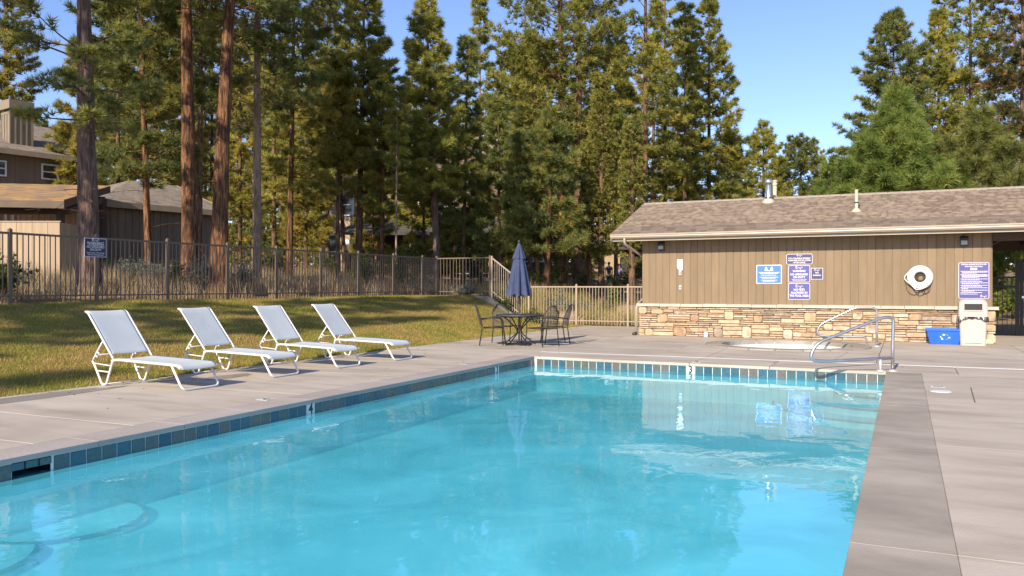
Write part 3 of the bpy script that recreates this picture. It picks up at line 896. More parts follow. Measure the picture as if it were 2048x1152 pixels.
for c_, r_, w_, h_ in placed:
    x0, x1 = HX0 - .08 + c_ * CWD + .004, HX0 - .08 + (c_ + w_) * CWD - .004
    z0, z1 = row_z[r_] + .003, row_z[r_ + h_] - .004
    d_ = rs.uniform(.045, .075)
    j = lambda a_: rs.uniform(-a_, a_)
    if h_ >= 3 and w_ <= 6:                                          # big irregular stones with cut corners
        cx_, cz_ = (x1 - x0) * .22, (z1 - z0) * .2
        ring = [(x0 + rs.uniform(.2, 1.3) * cx_, z0), (x1 - rs.uniform(.2, 1.3) * cx_, z0), (x1, z0 + rs.uniform(.2, 1.3) * cz_), (x1, z1 - rs.uniform(.2, 1.3) * cz_),
                (x1 - rs.uniform(.2, 1.3) * cx_, z1), (x0 + rs.uniform(.2, 1.3) * cx_, z1), (x0, z1 - rs.uniform(.2, 1.3) * cz_), (x0, z0 + rs.uniform(.2, 1.3) * cz_)]
    else:
        ring = [(x0 + abs(j(.006)), z0 + abs(j(.006))), (x1 - abs(j(.008)), z0 + abs(j(.006))), (x1 - abs(j(.008)), z1 - abs(j(.008))), (x0 + abs(j(.008)), z1 - abs(j(.008)))]
    n_ = len(ring)
    mx_, mz_ = (x0 + x1) / 2, (z0 + z1) / 2
    yb, yf = HY - .025, HY - .03 - d_
    bk = [(x, yb, z) for x, z in ring]
    md = [(x, yf + .012, z) for x, z in ring]
    fr_ = [(mx_ + (x - mx_) * (1 - .018 / max(.03, abs(x1 - x0) / 2)), yf + j(.006), mz_ + (z - mz_) * (1 - .010 / max(.02, (z1 - z0) / 2))) for x, z in ring]
    st = MB()
    st.add(bk + md + fr_, [(i, (i + 1) % n_, n_ + (i + 1) % n_, n_ + i) for i in range(n_)] + [(n_ + i, n_ + (i + 1) % n_, 2 * n_ + (i + 1) % n_, 2 * n_ + i) for i in range(n_)] + [tuple(range(2 * n_, 3 * n_))])
    st.build('stone', m_stone, ph)
x_ = HX0 - .13
while x_ < HX1 + .1:
    w_ = rs.uniform(.48, .66)
    x2 = min(x_ + w_, HX1 + .14)
    if HX1 + .14 - x2 < .25:
        x2 = HX1 + .14
    st = MB()
    zt = .882 + rs.uniform(-.004, .004)
    yf = HY - .15 + rs.uniform(-.008, .008)
    st.add([(x_ + .003, HY + .03, STZ), (x2 - .003, HY + .03, STZ), (x2 - .003, yf, STZ + rs.uniform(0, .006)), (x_ + .003, yf, STZ + rs.uniform(0, .006)),
            (x_ + .003, HY + .03, zt), (x2 - .003, HY + .03, zt), (x2 - .006, yf + .008, zt - .006), (x_ + .006, yf + .008, zt - .006)],
           [(0, 1, 2, 3), (7, 6, 5, 4), (0, 4, 5, 1), (1, 5, 6, 2), (2, 6, 7, 3), (3, 7, 4, 0)])
    st.build('cap_stone', m_capstone, ph)
    x_ = x2
# roof: front slope of shingle tabs, back slope, fascia, gutter, soffit
RX0, RX1, RY0, RZ0, RY1, RZ1 = -7.30, 6.6, 21.72, 2.79, 25.0, 3.93
sl = Vector((0, RY1 - RY0, RZ1 - RZ0)); SL = sl.length; sl.normalize()
nr = Vector((0, -sl.z, sl.y))
b = MB()
e0, e1 = Vector((0, RY0, RZ0)), Vector((0, RY1, RZ1))
b.prism([(RX0, RY0, RZ0 - .02), (RX0, RY1, RZ1 - .02), (RX0, 2 * RY1 - RY0, RZ0 - .02), (RX0, 2 * RY1 - RY0, RZ0 - .14), (RX0, RY1, RZ1 - .14), (RX0, RY0, RZ0 - .14)], (RX1 - RX0, 0, 0))
roof = b.build('roof', m_soffit, ph)
roof['_org'] = tuple(PO)
EXP = .145
rows_n = int(SL / EXP)
def tab_mesh(w, tone, k):
    t = MB()
    t.add([(0, 0, 0), (w - .004, 0, 0), (w - .004, 0, .016), (0, 0, .016), (0, EXP + .03, 0), (w - .004, EXP + .03, 0), (w - .004, EXP + .03, .006), (0, EXP + .03, .006)],
          [(0, 1, 2, 3), (3, 2, 6, 7), (0, 3, 7, 4), (1, 5, 6, 2)])
    me = t.mesh('shingle', m_shingle)
    a = me.attributes.new('tone', 'FLOAT', 'POINT'); a.data.foreach_set('value', [tone] * 8)
    return me
widths = [.15, .20, .26, .33]
tabs = [[tab_mesh(w, .08 + .84 * k / 6, k) for k in range(7)] for w in widths]
pitch_rot = math.atan2(sl.z, sl.y)
big_v, big_f, big_t = [], [], []
cnt = 0
for r_ in range(rows_n):
    x_ = RX0 - .02 - rs.uniform(0, .2)
    while x_ < RX1 + .02:
        wi = rs.randrange(4); k = rs.choices(range(7), [14, 16, 8, 10, 22, 20, 10])[0]
        w = widths[wi]
        xs0 = max(x_, RX0 - .02)
        base = e0 + sl * (r_ * EXP - .03) + nr * (.002 + rs.uniform(0, .003))
        if cnt < 300 and x_ >= RX0 - .02 and r_ < 5:
            link('shingle', tabs[wi][k], roof, Vector((xs0, base.y, base.z)) - PO, (pitch_rot, 0, 0)); cnt += 1
        else:
            o_ = len(big_v)
            for (px_, py_, pz_) in [(0, 0, 0), (w - .004, 0, 0), (w - .004, 0, .016), (0, 0, .016), (0, EXP + .03, 0), (w - .004, EXP + .03, 0), (w - .004, EXP + .03, .006), (0, EXP + .03, .006)]:
                P_ = base + sl * py_ + nr * pz_
                big_v.append((max(x_ + px_, RX0 - .02) - PO.x, P_.y - PO.y, P_.z - PO.z)); big_t.append(.08 + .84 * k / 6)
            big_f += [(o_, o_ + 1, o_ + 2, o_ + 3), (o_ + 3, o_ + 2, o_ + 6, o_ + 7), (o_, o_ + 3, o_ + 7, o_ + 4), (o_ + 1, o_ + 5, o_ + 6, o_ + 2)]
        x_ += w
link('upper_shingles', np_mesh('upper_shingles', np.array(big_v), np.array(big_f), m_shingle, np.array(big_t)), roof)['kind'] = 'stuff'
b = MB(); b.add([(RX0 - .02, RY1 + .01, RZ1 - .012), (RX1, RY1 + .01, RZ1 - .012), (RX1, 2 * RY1 - RY0 + .03, RZ0 - .012), (RX0 - .02, 2 * RY1 - RY0 + .03, RZ0 - .012)], [(0, 1, 2, 3)])
me = b.mesh('back_shingles', m_shingle, org=tuple(PO)); a = me.attributes.new('tone', 'FLOAT', 'POINT'); a.data.foreach_set('value', [.5] * 4)
link('back_shingles', me, roof)
b = MB()
x_ = RX0 - .02
while x_ < RX1:
    for s_ in (-1, 1):
        b.obox((x_ + .15, RY1 + s_ * .06, RZ1 + .014 - .02), (.147, 0, 0), (0, .065, -s_ * .0225), (0, 0, .008))
    x_ += .30
b.build('ridge_cap', m_fascia, roof, org=tuple(PO))
b = MB(); b.box(RX0 + .03, RX1, RY0 + .03, RY0 + .055, RZ0 - .20, RZ0 - .03); b.build('fascia', m_fascia, ph)
b = MB()                                                            # rake boards of the left gable
for s_ in (-1, 1):
    p_, q_ = Vector((RX0 - .012, RY1 + s_ * (RY1 - RY0 - .04), RZ0 - .10)), Vector((RX0 - .012, RY1, RZ1 - .10))
    b.prism([p_ + Vector((0, 0, -.08)), q_ + Vector((0, 0, -.08)), q_ + Vector((0, 0, .07)), p_ + Vector((0, 0, .07))], (-.022, 0, 0))
b.build('rake_board', m_fascia, ph)
b = MB()                                                            # K-style gutter: profile swept along X
prof = [(.0, -.01), (-.012, .0), (-.122, .0), (-.130, -.008), (-.130, -.035), (-.112, -.050), (-.118, -.075), (-.085, -.118), (.0, -.118)]
P_ = [(RX0 - .01, RY0 + .03 + y, RZ0 - .012 + z) for y, z in prof]
b.prism(P_, (RX1 - RX0, 0, 0))
b.build('gutter', m_gutter, ph)
b = MB(); b.box(RX0 + .03, RX1, RY0 + .056, HY + .045, RZ0 - .155, RZ0 - .135); b.build('soffit', m_soffit, ph)
b = MB()
b.tube(rounded([(HX0 - .33, RY0 - .03, RZ0 - .10), (HX0 - .33, RY0 - .03, RZ0 - .27), (HX0 - .045, HY + .30, RZ0 - .62), (HX0 - .045, HY + .30, 1.02), (HX0 - .13, HY - .15, .84), (HX0 - .13, HY - .17, .05)], .12), .036, 8)
b.build('downspout', m_gutter, ph, smooth=True)
b = MB(); b.tube([(HX0 - .12, HY - .17, .06), (HX0 - .2, HY - .25, .03)], .045, 8); b.build('downspout_boot', m_bronze, ph, smooth=True)
# breezeway on the right: header beam, roof underside, far post
b = MB()
b.box(HX1 + .03, RX1, HY + .02, HY + .14, 2.42, 2.64)
b.box(HX1 + .03, RX1, 26.9, 27.05, 2.36, 2.64)
for k in range(6):
    b.box(HX1 + .3 + k * .8, HX1 + .38 + k * .8, HY + .14, 26.9, 2.50, 2.64)
b.build('header_beam', m_beam, ph)
b = MB(); b.box(5.6, 5.78, HY + .02, HY + .2, 0, 2.42); b.box(5.6, 5.78, 26.9, 27.05, 0, 2.36); b.build('post', m_beam, ph)
# ---- roof vents
def roof_z(y):
    return RZ0 + (y - RY0) * (RZ1 - RZ0) / (RY1 - RY0)
fx, fy_ = -4.05, 24.55
fx = on_y(1537, 400, fy_)[0]
fl = thing('metal_flue', 'shiny galvanised flue pipe with cap rising from the shingled roof', 'vent', (fx, fy_, roof_z(fy_)))
zt = hz(357, depth(fx, fy_))
b = MB(); b.lathe([(.19, -.05), (.17, .02), (.10, .10), (.10, .11)], (fx, fy_, roof_z(fy_)), 20); b.build('flashing', m_pipe, fl, True)
b = MB(); b.lathe([(.085, 0), (.085, zt - .12 - roof_z(fy_)), (.0, zt - .12 - roof_z(fy_))], (fx, fy_, roof_z(fy_)), 20); b.build('pipe', m_galv, fl, True)
b = MB(); b.lathe([(.10, -.10), (.12, -.09), (.12, -.015), (.10, 0), (.085, .035), (0, .05)], (fx, fy_, zt - .05), 20); b.build('cap', m_galv, fl, True)
b = MB(); b.lathe([(.11, .10), (.12, .115), (.09, .13)], (fx, fy_, roof_z(fy_)), 20); b.build('storm_collar', m_bronze, fl, True)
vx = on_y(1549.5, 390, 25.35)[0]
vz = RZ1 - .16
zt = hz(360, depth(vx, 25.35))
v2 = thing('vent_pipe', 'tan vent pipe with dark cap half hidden behind the metal flue', 'vent', (vx, 25.35, vz))
b = MB(); b.lathe([(.06, -.1), (.06, zt - vz - .1), (0, zt - vz - .1)], (vx, 25.35, vz), 16); b.build('pipe', m_pipe, v2, True)
b = MB(); b.lathe([(.065, -.17), (.075, -.16), (.075, -.11), (.062, -.10), (.062, -.07), (.078, -.06), (.078, -.01), (0, .0)], (vx, 25.35, zt), 16); b.build('cap', m_pipe, v2, True)
vx = on_y(1713, 430, 23.2)[0]
vz = roof_z(23.2)
zt = hz(379, depth(vx, 23.2))
v3 = thing('plumbing_vent', 'slim tan plumbing vent with flared flashing alone on the front slope', 'vent', (vx, 23.2, vz))
b = MB(); b.lathe([(.16, -.07), (.13, .0), (.062, .07), (.055, .08)], (vx, 23.2, vz), 18); b.build('flashing', m_pipe, v3, True)
b = MB(); b.lathe([(.042, 0), (.042, zt - vz), (.0, zt - vz)], (vx, 23.2, vz), 16); b.build('pipe', m_pipe, v3, True)
b = MB(); b.lathe([(.045, -.02), (.068, -.015), (.068, .0), (.045, .005)], (vx, 23.2, vz + (zt - vz) * .42), 16); b.build('collar', m_bronze, v3, True)
vx = on_y(1610, 390, 25.9)[0]
b = MB(); zb = RZ1 - .36
b.add([(vx - .28, 25.65, zb), (vx + .28, 25.65, zb), (vx + .28, 26.15, zb), (vx - .28, 26.15, zb), (vx - .27, 25.66, zb + .36), (vx + .27, 25.66, zb + .36), (vx + .27, 26.14, zb + .36), (vx - .27, 26.14, zb + .36),
       (vx - .22, 25.71, zb + .42), (vx + .22, 25.71, zb + .42), (vx + .22, 26.09, zb + .42), (vx - .22, 26.09, zb + .42)],
      [(0, 1, 5, 4), (1, 2, 6, 5), (2, 3, 7, 6), (3, 0, 4, 7), (4, 5, 9, 8), (5, 6, 10, 9), (6, 7, 11, 10), (7, 4, 8, 11), (8, 9, 10, 11)])
o = b.build('roof_vent', flat('rusty_tan_metal', (.36, .215, .09), .7), None)
tag(o, 'low rusty tan roof vent box just behind the ridge', 'vent')

# ---- wall lights
def wall_light(u, v, lab):
    x, z = on_y(u, v, HY)
    L_ = thing('wall_light', lab, 'light', (x, HY, z), 0, 'wall lights under the pool house eave')
    y = HY + .018
    MB().box(x - .075, x + .075, y - .05, y, z - .13, z + .13).build('back_plate', m_bronze, L_)
    MB().add([(x - .085, y - .05, z + .12), (x + .085, y - .05, z + .12), (x + .085, y - .15, z + .08), (x - .085, y - .15, z + .08), (x - .085, y - .05, z + .02), (x + .085, y - .05, z + .02), (x + .085, y - .16, z + .02), (x - .085, y - .16, z + .02)],
             [(0, 1, 2, 3), (7, 6, 5, 4), (0, 3, 7, 4), (1, 5, 6, 2), (3, 2, 6, 7), (0, 4, 5, 1)]).build('hood', m_bronze, L_)
    MB().box(x - .065, x + .065, y - .13, y - .05, z - .08, z + .018).build('lens', m_glass, L_)
wall_light(1323.5, 493, 'dark wall light under the eave near the downspout')
wall_light(1928, 483, 'dark wall light under the eave above the rules sign')
# ---- white paddle sign, switch boxes
x, z = on_y(1360, 531, HY)
y = HY + .016
pd = thing('paddle', 'white blade shaped paddle mounted on the wall above a switch', 'paddle', (x, y, z))
MB().prism([(x - .08, y - .03, z + .17), (x + .085, y - .03, z + .16), (x + .085, y - .03, z - .12), (x + .03, y - .03, z - .15), (x - .02, y - .03, z - .13), (x - .08, y - .03, z - .06)], (0, .02, 0)).build('blade', m_white, pd)
MB().box(x - .02, x + .035, y - .025, y, z - .20, z - .12).build('stem', m_white, pd)
for vv_, lab in ((546, 'small grey switch box just below the white paddle'), (575, 'small grey outlet box lower down the brown wall')):
    x, z = on_y(1360.5, vv_, HY)
    sbx = thing('switch_box', lab, 'switch', (x, y, z), 0, 'switch boxes on the pool house wall')
    MB().box(x - .035, x + .035, y - .03, y, z - .06, z + .06).build('box', m_galv, sbx)
    MB().box(x - .012, x + .012, y - .036, y - .03, z - .02, z + .02).build('toggle', m_bronze, sbx)
# ---- hose tap at the foot of the stone wall
x, _ = gp(1412, 672)
x = on_y(1412, 668, HY - .15)[0]
tp = thing('hose_tap', 'small grey hose tap housing at the foot of the stone wall', 'tap', (x, HY - .14, 0))
MB().box(x - .055, x + .055, HY - .18, HY - .10, 0, .14).build('housing', m_galv, tp)
MB().lathe([(.0, .03), (.035, .025), (.035, 0), (0, 0)], (x, HY - .14, .14), 12).build('cap', m_galv, tp)

# ---- signs
def scribble(parent, cx, y, cz, w, m, th=.004):
    """small script mark: a looping stroke with a sprig at its end"""
    b = MB()
    pts = [(-.5, .0), (-.38, .30), (-.25, .34), (-.33, .05), (-.45, -.2), (-.28, -.26), (-.12, .02), (-.05, .14), (.02, -.10), (.10, .10), (.14, -.30), (.20, -.42), (.22, .05), (.32, .12), (.42, .0), (.5, .06)]
    P = [Vector((cx + a * w, y, cz + c * w * .55)) for a, c in pts]
    b.tube(rounded(P, w * .05, 2), th, 4)
    b.tube([(cx - .45 * w, y, cz + .18 * w), (cx - .2 * w, y, cz + .27 * w)], th * .9, 4)
    b.tube([(cx + .33 * w, y, cz + .16 * w), (cx + .40 * w, y, cz - .02 * w)], th * .9, 4)
    b.build('emblem', m, parent)
def plate(parent, x0, x1, z0, z1, y, m, edge, r=.025, bw=.012, th=.006):
    def rr(a, c, d, e, rad, yy):
        out = []
        for (cx, cz, a0) in ((c - rad, d + rad, -90), (c - rad, e - rad, 0), (a + rad, e - rad, 90), (a + rad, d + rad, 180)):
            for k in range(5):
                t = R(a0 + 22.5 * k)
                out.append((cx + rad * math.cos(t), yy, cz + rad * math.sin(t)))
        return out
    MB().prism(rr(x0, x1, z0, z1, r, y), (0, th, 0)).build('border', edge, parent)
    MB().prism(rr(x0 + bw, x1 - bw, z0 + bw, z1 - bw, max(.004, r - bw), y - .002), (0, .004, 0)).build('plate', m, parent)
def text_lines(parent, rows, x0, x1, y, m, hgt):
    """rows: (z, start, end) fractions; the print is too small to read: word length dashes"""
    b = MB()
    rr_ = random.Random(len(rows))
    for z, a, c in rows:
        x = x0 + (x1 - x0) * a
        xe = x0 + (x1 - x0) * c
        while x < xe:
            w = min(xe - x, rr_.uniform(.018, .05))
            b.box(x, x + w, y - .0006, y + .0006, z - hgt / 2, z + hgt / 2)
            x += w + .008
    b.build('fine_print', m, parent)['kind'] = 'stuff'
RXZ = (R(90), 0, 0)
YS = HY + .006
def wall_sign(name, u0, u1, v0, v1, lab, m, edge, **k):
    x0, z1 = on_y(u0, v0, HY); x1, z0 = on_y(u1, v1, HY)
    s = thing(name, lab, 'sign', ((x0 + x1) / 2, YS, (z0 + z1) / 2))
    plate(s, x0, x1, z0, z1, YS, m, edge, **k)
    return s, x0, x1, z0, z1
def put(s, body, size, fx_, fz, sq=1.0, m=None):
    x0, x1, z0, z1 = s[1:]
    o = Vector((x0 + (x1 - x0) * fx_, YS - .003, z0 + (z1 - z0) * fz)) - Vector(s[0]['_org'])
    return text(body, size, s[0], o, RXZ, m or m_sign_print, squeeze=sq, bold=size * .018)
s = wall_sign('wall_sign', 1512.5, 1563.5, 530, 567.5, 'royal blue landscape sign with white border and white icons', m_sign_royal, m_white, bw=.02)
x0, x1, z0, z1 = s[1:]
w_, h_ = x1 - x0, z1 - z0
text_lines(s[0], [(z0 + h_ * f_, a, c) for f_, a, c in ((.60, .10, .92), (.545, .16, .86), (.455, .20, .80), (.35, .14, .86), (.295, .22, .78), (.19, .20, .82), (.135, .27, .74))], x0, x1, YS - .0035, m_sign_print, .013)
b = MB()                                                            # two bathers over a wave
for cx_ in (-.07, .07):
    X_ = (x0 + x1) / 2 + cx_
    zc = z0 + h_ * .80
    b.lathe([(0, 0), (.018, .0)], (0, 0, 0), 3) if False else None
    b.prism([(X_ + .02 * math.cos(k * .785), YS - .004, zc + .03 + .02 * math.sin(k * .785)) for k in range(8)], (0, .002, 0))
    b.prism([(X_ - .035, YS - .004, zc - .05), (X_ + .035, YS - .004, zc - .05), (X_ + .03, YS - .004, zc + .008), (X_ - .03, YS - .004, zc + .008)], (0, .002, 0))
b.prism([((x0 + x1) / 2 - .11, YS - .004, z0 + h_ * .68), ((x0 + x1) / 2 + .11, YS - .004, z0 + h_ * .68), ((x0 + x1) / 2 + .11, YS - .004, z0 + h_ * .71), ((x0 + x1) / 2 - .11, YS - .004, z0 + h_ * .71)], (0, .002, 0))
b.build('pictogram', m_sign_print, s[0])
s = wall_sign('wall_sign', 1572.5, 1625, 508, 528.5, 'wide navy sign about replacing the spa cover, topmost of the stack', m_sign_dark, m_sign_edge, r=.05)
scribble(s[0], (s[1] + s[2]) / 2, YS - .004, s[4] - .045, .13, m_sign_print)
put(s, '*TO CONSERVE ENERGY', .052, .5, .56, .95); put(s, 'PLEASE REPLACE SPA COVER', .050, .5, .37, .86); put(s, 'AFTER USAGE', .050, .5, .17, .95)
s = wall_sign('wall_sign', 1576.5, 1620, 530.8, 564.5, 'navy warning no lifeguard on duty sign in the middle of the stack', m_sign_blue, m_sign_edge)
scribble(s[0], (s[1] + s[2]) / 2, YS - .004, s[4] - .065, .19, m_sign_print, .005)
put(s, 'WARNING', .070, .5, .655, .92); put(s, 'NO LIFEGUARD', .070, .5, .46, .87); put(s, 'ON DUTY', .070, .5, .295, .92)
put(s, 'Children Under 14 Years of Age', .030, .5, .165, .9); put(s, 'Must Have Adult Supervision', .030, .5, .09, .9)
s = wall_sign('wall_sign', 1576.5, 1620, 566.3, 599.5, 'navy no pets allowed sign, lowest of the stack', m_sign_blue, m_sign_edge)
scribble(s[0], (s[1] + s[2]) / 2, YS - .004, s[4] - .085, .19, m_sign_print, .005)
put(s, 'NO PETS', .074, .5, .60, .92); put(s, 'ALLOWED IN', .074, .5, .42, .9); put(s, 'THE POOL AREA', .074, .5, .235, .84)
s = wall_sign('wall_sign', 1622, 1646, 536, 559, 'small dark square no smoking sign right of the stack', m_sign_dark, m_sign_edge, r=.008)
scribble(s[0], (s[1] + s[2]) / 2, YS - .004, s[4] - .055, .14, m_sign_print)
put(s, 'NO', .050, .5, .58); put(s, 'SMOKING', .050, .5, .36, .86)
s = wall_sign('wall_sign', 1917, 1978.5, 525, 597.5, 'large navy spa rules sign behind the trash can', m_sign_blue, m_sign_edge, r=.035)
x0, x1, z0, z1 = s[1:]
h_ = z1 - z0
put(s, 'OREGON ADMINISTRATIVE RULES', .040, .5, .945, .86); put(s, 'FOR PUBLIC SPA POOLS', .040, .5, .885, .86)
MB().box((x0 + x1) / 2 - .07, (x0 + x1) / 2 + .07, YS - .0045, YS - .002, z0 + h_ * .79, z0 + h_ * .845).build('sticker', m_label, s[0])
rows = []
fz = .755
rr_ = random.Random(5)
for nl in (3, 4, 2, 1, 2, 2, 2, 2, 1, 1):
    for k in range(nl):
        rows.append((z0 + h_ * fz, .07 if k == 0 else .11, .95 if k < nl - 1 else rr_.uniform(.3, .8)))
        fz -= .0262
    fz -= .0145
text_lines(s[0], rows, x0, x1, YS - .0035, m_sign_print, .011)
scribble(s[0], x0 + (x1 - x0) * .82, YS - .004, z0 + h_ * .065, .14, m_sign_print)
# ---- life ring with its rope
x, z = on_y(1840, 554.5, HY)
y = HY - .04
lr = thing('life_ring', 'white life ring hung on the brown wall', 'life ring', (x, y, z))
b = MB()
rr0, rt = .205, .082
for_ = []
b.tube([(x + rr0 * math.cos(t), y - .02, z + rr0 * math.sin(t)) for t in [2 * math.pi * k / 32 for k in range(32)]], rt, 12, closed=True)
b.build('ring', m_ring, lr, True)
b = MB()
g_ = [(x + .17 * math.cos(t), y - .105, z + .17 * math.sin(t)) for t in [-.35, -.28]]
b.tube(rounded([(x - .24, y - .03, z + .13), (x - .34, y - .05, z + .02), (x - .33, y - .06, z - .06), (x - .16, y - .07, z - .21), (x - .10, y - .07, z - .30), (x + .02, y - .07, z - .29), (x + .17, y - .06, z - .21), (x + .24, y - .05, z - .10)], .08), .012, 6)
b.build('grab_line', m_rope_white, lr, True)
rope = thing('rope_coil', 'loose dark cord coiled inside and below the life ring', 'rope', (x, y, z))
b = MB()
rr_ = random.Random(2)
for k in range(9):
    ra, rb = rr_.uniform(.06, .115), rr_.uniform(.05, .11)
    ph0 = rr_.uniform(0, 6)
    b.tube([(x + ra * math.cos(t + ph0) + .01, y + .028 + .006 * math.sin(3 * t), z - .01 + rb * math.sin(t + ph0)) for t in [2 * math.pi * j / 14 for j in range(14)]], .007, 5, closed=True)
for a_, c_, d_, e_ in ((-.33, -.06, -.06, -.44), (-.16, -.26, .05, -.46), (-.02, -.24, .13, -.42), (.02, -.30, .16, -.40)):
    b.tube(rounded([(x + a_, y + .03, z + c_), (x + a_ + .05, y + .035, z + e_ * .75), (x + (a_ + d_) / 2 + .03, y + .035, z + e_), (x + d_ + .04, y + .035, z + e_ + .04), (x + d_ + .07, y + .03, z - .22)], .07), .006, 5)
b.build('cord', m_rope_dark, rope, True)
# ---- trash can
cx, cy = gp(1945, 690)
cy += .05
tc_ = thing('trash_can', 'tall beige square trash can with hooded lid at the wall end', 'trash can', (cx, cy, 0))
def taper(b, x0, x1, w0, d0, w1, d1, z0, z1, cx, cy, r=.03):
    def ring(w, d, z):
        return [(cx - w + r, cy - d, z), (cx + w - r, cy - d, z), (cx + w, cy - d + r, z), (cx + w, cy + d - r, z), (cx + w - r, cy + d, z), (cx - w + r, cy + d, z), (cx - w, cy + d - r, z), (cx - w, cy - d + r, z)]
    b.add(ring(w0, d0, z0) + ring(w1, d1, z1), [tuple(reversed(range(8))), tuple(range(8, 16))] + [(i, (i + 1) % 8, 8 + (i + 1) % 8, 8 + i) for i in range(8)])
b = MB(); taper(b, 0, 0, .255, .255, .275, .275, .0, .60, cx, cy); b.build('body', m_can, tc_)
b = MB(); b.box(cx - .17, cx + .17, cy - .283, cy - .255, .06, .50); b.build('front_panel', m_can, tc_)
b = MB(); taper(b, 0, 0, .295, .295, .285, .285, .66, .98, cx, cy); taper(b, 0, 0, .285, .285, .235, .235, .981, 1.05, cx, cy, .05); taper(b, 0, 0, .27, .27, .27, .27, .602, .659, cx, cy); b.build('lid', m_can, tc_)
b = MB(); b.box(cx - .205, cx + .205, cy - .312, cy - .285, .79, .98); b.build('opening_frame', m_can, tc_)
b = MB(); b.box(cx - .18, cx + .18, cy - .318, cy - .300, .815, .955); b.build('opening', m_black, tc_)
b = MB()                                                            # bag rim folded over the edge, hanging lower at the corners
nb_ = 20
top, low = [], []
for k in range(nb_ + 1):
    t = k / nb_
    xx = cx - .30 + .60 * t
    sag = .03 + .10 * (abs(t - .5) * 2) ** 2.2 + .012 * math.sin(t * 31)
    top.append((xx, cy - .301, .655)); low.append((xx, cy - .318 - .008 * math.sin(t * 17), .655 - sag))
b.add(top + low, [(i, nb_ + 1 + i, nb_ + 2 + i, i + 1) for i in range(nb_)])
for sx in (-1, 1):
    b.add([(cx + sx * .302, cy - .318, .655), (cx + sx * .302, cy + .29, .655), (cx + sx * .316, cy + .29, .58), (cx + sx * .316, cy - .318, .52)], [(0, 1, 2, 3)])
b.build('bag_rim', m_bag, tc_)
# ---- blue recycling tub
cx, cy = gp(1888, 688)
rb = thing('recycling_tub', 'blue recycling tub between stone wall and trash can', 'tub', (cx, cy, 0))
b = MB()
W0, D0, W1, D1, Hh = .30, .19, .365, .235, .365
def ringr(w, d, z):
    return [(cx - w, cy - d, z), (cx + w, cy - d, z), (cx + w, cy + d, z), (cx - w, cy + d, z)]
b.add(ringr(W0, D0, 0) + ringr(W1, D1, Hh) + ringr(W1 - .015, D1 - .015, Hh) + ringr(W0 - .01, D0 - .01, .015),
      [(3, 2, 1, 0)] + [(i, (i + 1) % 4, 4 + (i + 1) % 4, 4 + i) for i in range(4)] + [(4 + i, 4 + (i + 1) % 4, 8 + (i + 1) % 4, 8 + i) for i in range(4)] + [(8 + i, 8 + (i + 1) % 4, 12 + (i + 1) % 4, 12 + i) for i in range(4)] + [(12, 13, 14, 15)])
for k in (-.28, -.19, .19, .28):
    b.obox((cx + k * 1.06, cy - (D0 + D1) / 2 - .012, .15), (.012, 0, 0), (0, .012, 0), (k * .05, -.022, .14))
b.build('tub', m_bin, rb)
b = MB()
for s_ in (-1, 1):
    b.box(cx - W1 - .02, cx + W1 + .02, cy + s_ * (D1 + .005) - .012, cy + s_ * (D1 + .005) + .012, Hh - .045, Hh + .004)
    b.box(cx + s_ * (W1 + .008) - .012, cx + s_ * (W1 + .008) + .012, cy - D1 + .008, cy + D1 - .008, Hh - .044, Hh + .003)
b.build('rim', m_bin, rb)
b = MB()                                                            # three chasing arrows
yy = cy - (D0 + D1) / 2 - .008
for k in range(3):
    t0 = R(90 + 120 * k)
    P_ = [(cx + .012 + .075 * math.cos(t0 + R(a_)) * 1.25, yy, .175 + .058 * math.sin(t0 + R(a_))) for a_ in (-48, -20, 8)]
    for p_, q_ in zip(P_, P_[1:]):
        b.bar(p_, q_, .024, .004)
    tip = Vector((cx + .012 + .075 * math.cos(t0 + R(40)) * 1.25, yy, .175 + .058 * math.sin(t0 + R(40))))
    pe = Vector(P_[-1]); d_ = (tip - pe); n_ = Vector((-d_.z, 0, d_.x)).normalized() * .030
    b.prism([tuple(pe + n_), tuple(pe - n_), tuple(tip)], (0, .003, 0))
b.build('emblem', m_white, rb)

# ---- gate in the breezeway
gt = thing('metal_gate', 'dark bronze metal gate closing the breezeway', 'gate', (3.2, 26.3, 0))
GY_ = 26.3
b = MB(); b.box(HX1 + .04, HX1 + .09, GY_ - .025, GY_ + .025, 0, 1.55)
b.build('hinge_post', m_gate, gt)
px_ = on_y(2034.5, 600, GY_)[0]
b = MB(); b.box(px_ - .045, px_ + .045, GY_ - .045, GY_ + .045, 0, 2.08); b.build('latch_post', m_gate, gt)
z1_ = on_y(2000, 573, GY_)[1]; z2_ = on_y(2000, 555, GY_)[1]
b = MB()
b.box(HX1 + .09, px_ - .045, GY_ - .02, GY_ + .02, z1_ - .025, z1_ + .025)
b.box(HX1 + .09, px_ - .045, GY_ - .02, GY_ + .02, .04, .13)
xa = on_y(1993, 555, GY_)[0]
b.box(xa, xa + .045, GY_ - .02, GY_ + .02, z1_ + .025, z2_ - .02); b.box(xa, px_ - .045, GY_ - .021, GY_ + .021, z2_ - .02, z2_ + .025)
b.build('frame', m_gate, gt)
x_ = HX1 + .14
gp_m = MB().box(-.008, .008, -.008, .008, 0, 1).mesh('picket', m_gate)
while x_ < px_ - .08:
    link('picket', gp_m, gt, Vector((x_, GY_, .13)) - Vector(gt['_org']), scale=(1, 1, (z2_ if x_ > xa + .05 else z1_) - .14)); x_ += .112
b = MB()
b.box(px_ + .06, px_ + .14, GY_ - .03, GY_ + .03, .03, 2.05); b.box(px_ + 1.05, px_ + 1.12, GY_ - .03, GY_ + .03, .03, 2.05)
b.box(px_ + .14, px_ + 1.05, GY_ - .025, GY_ + .025, .05, .25); b.box(px_ + .14, px_ + 1.05, GY_ - .025, GY_ + .025, 1.55, 1.62)
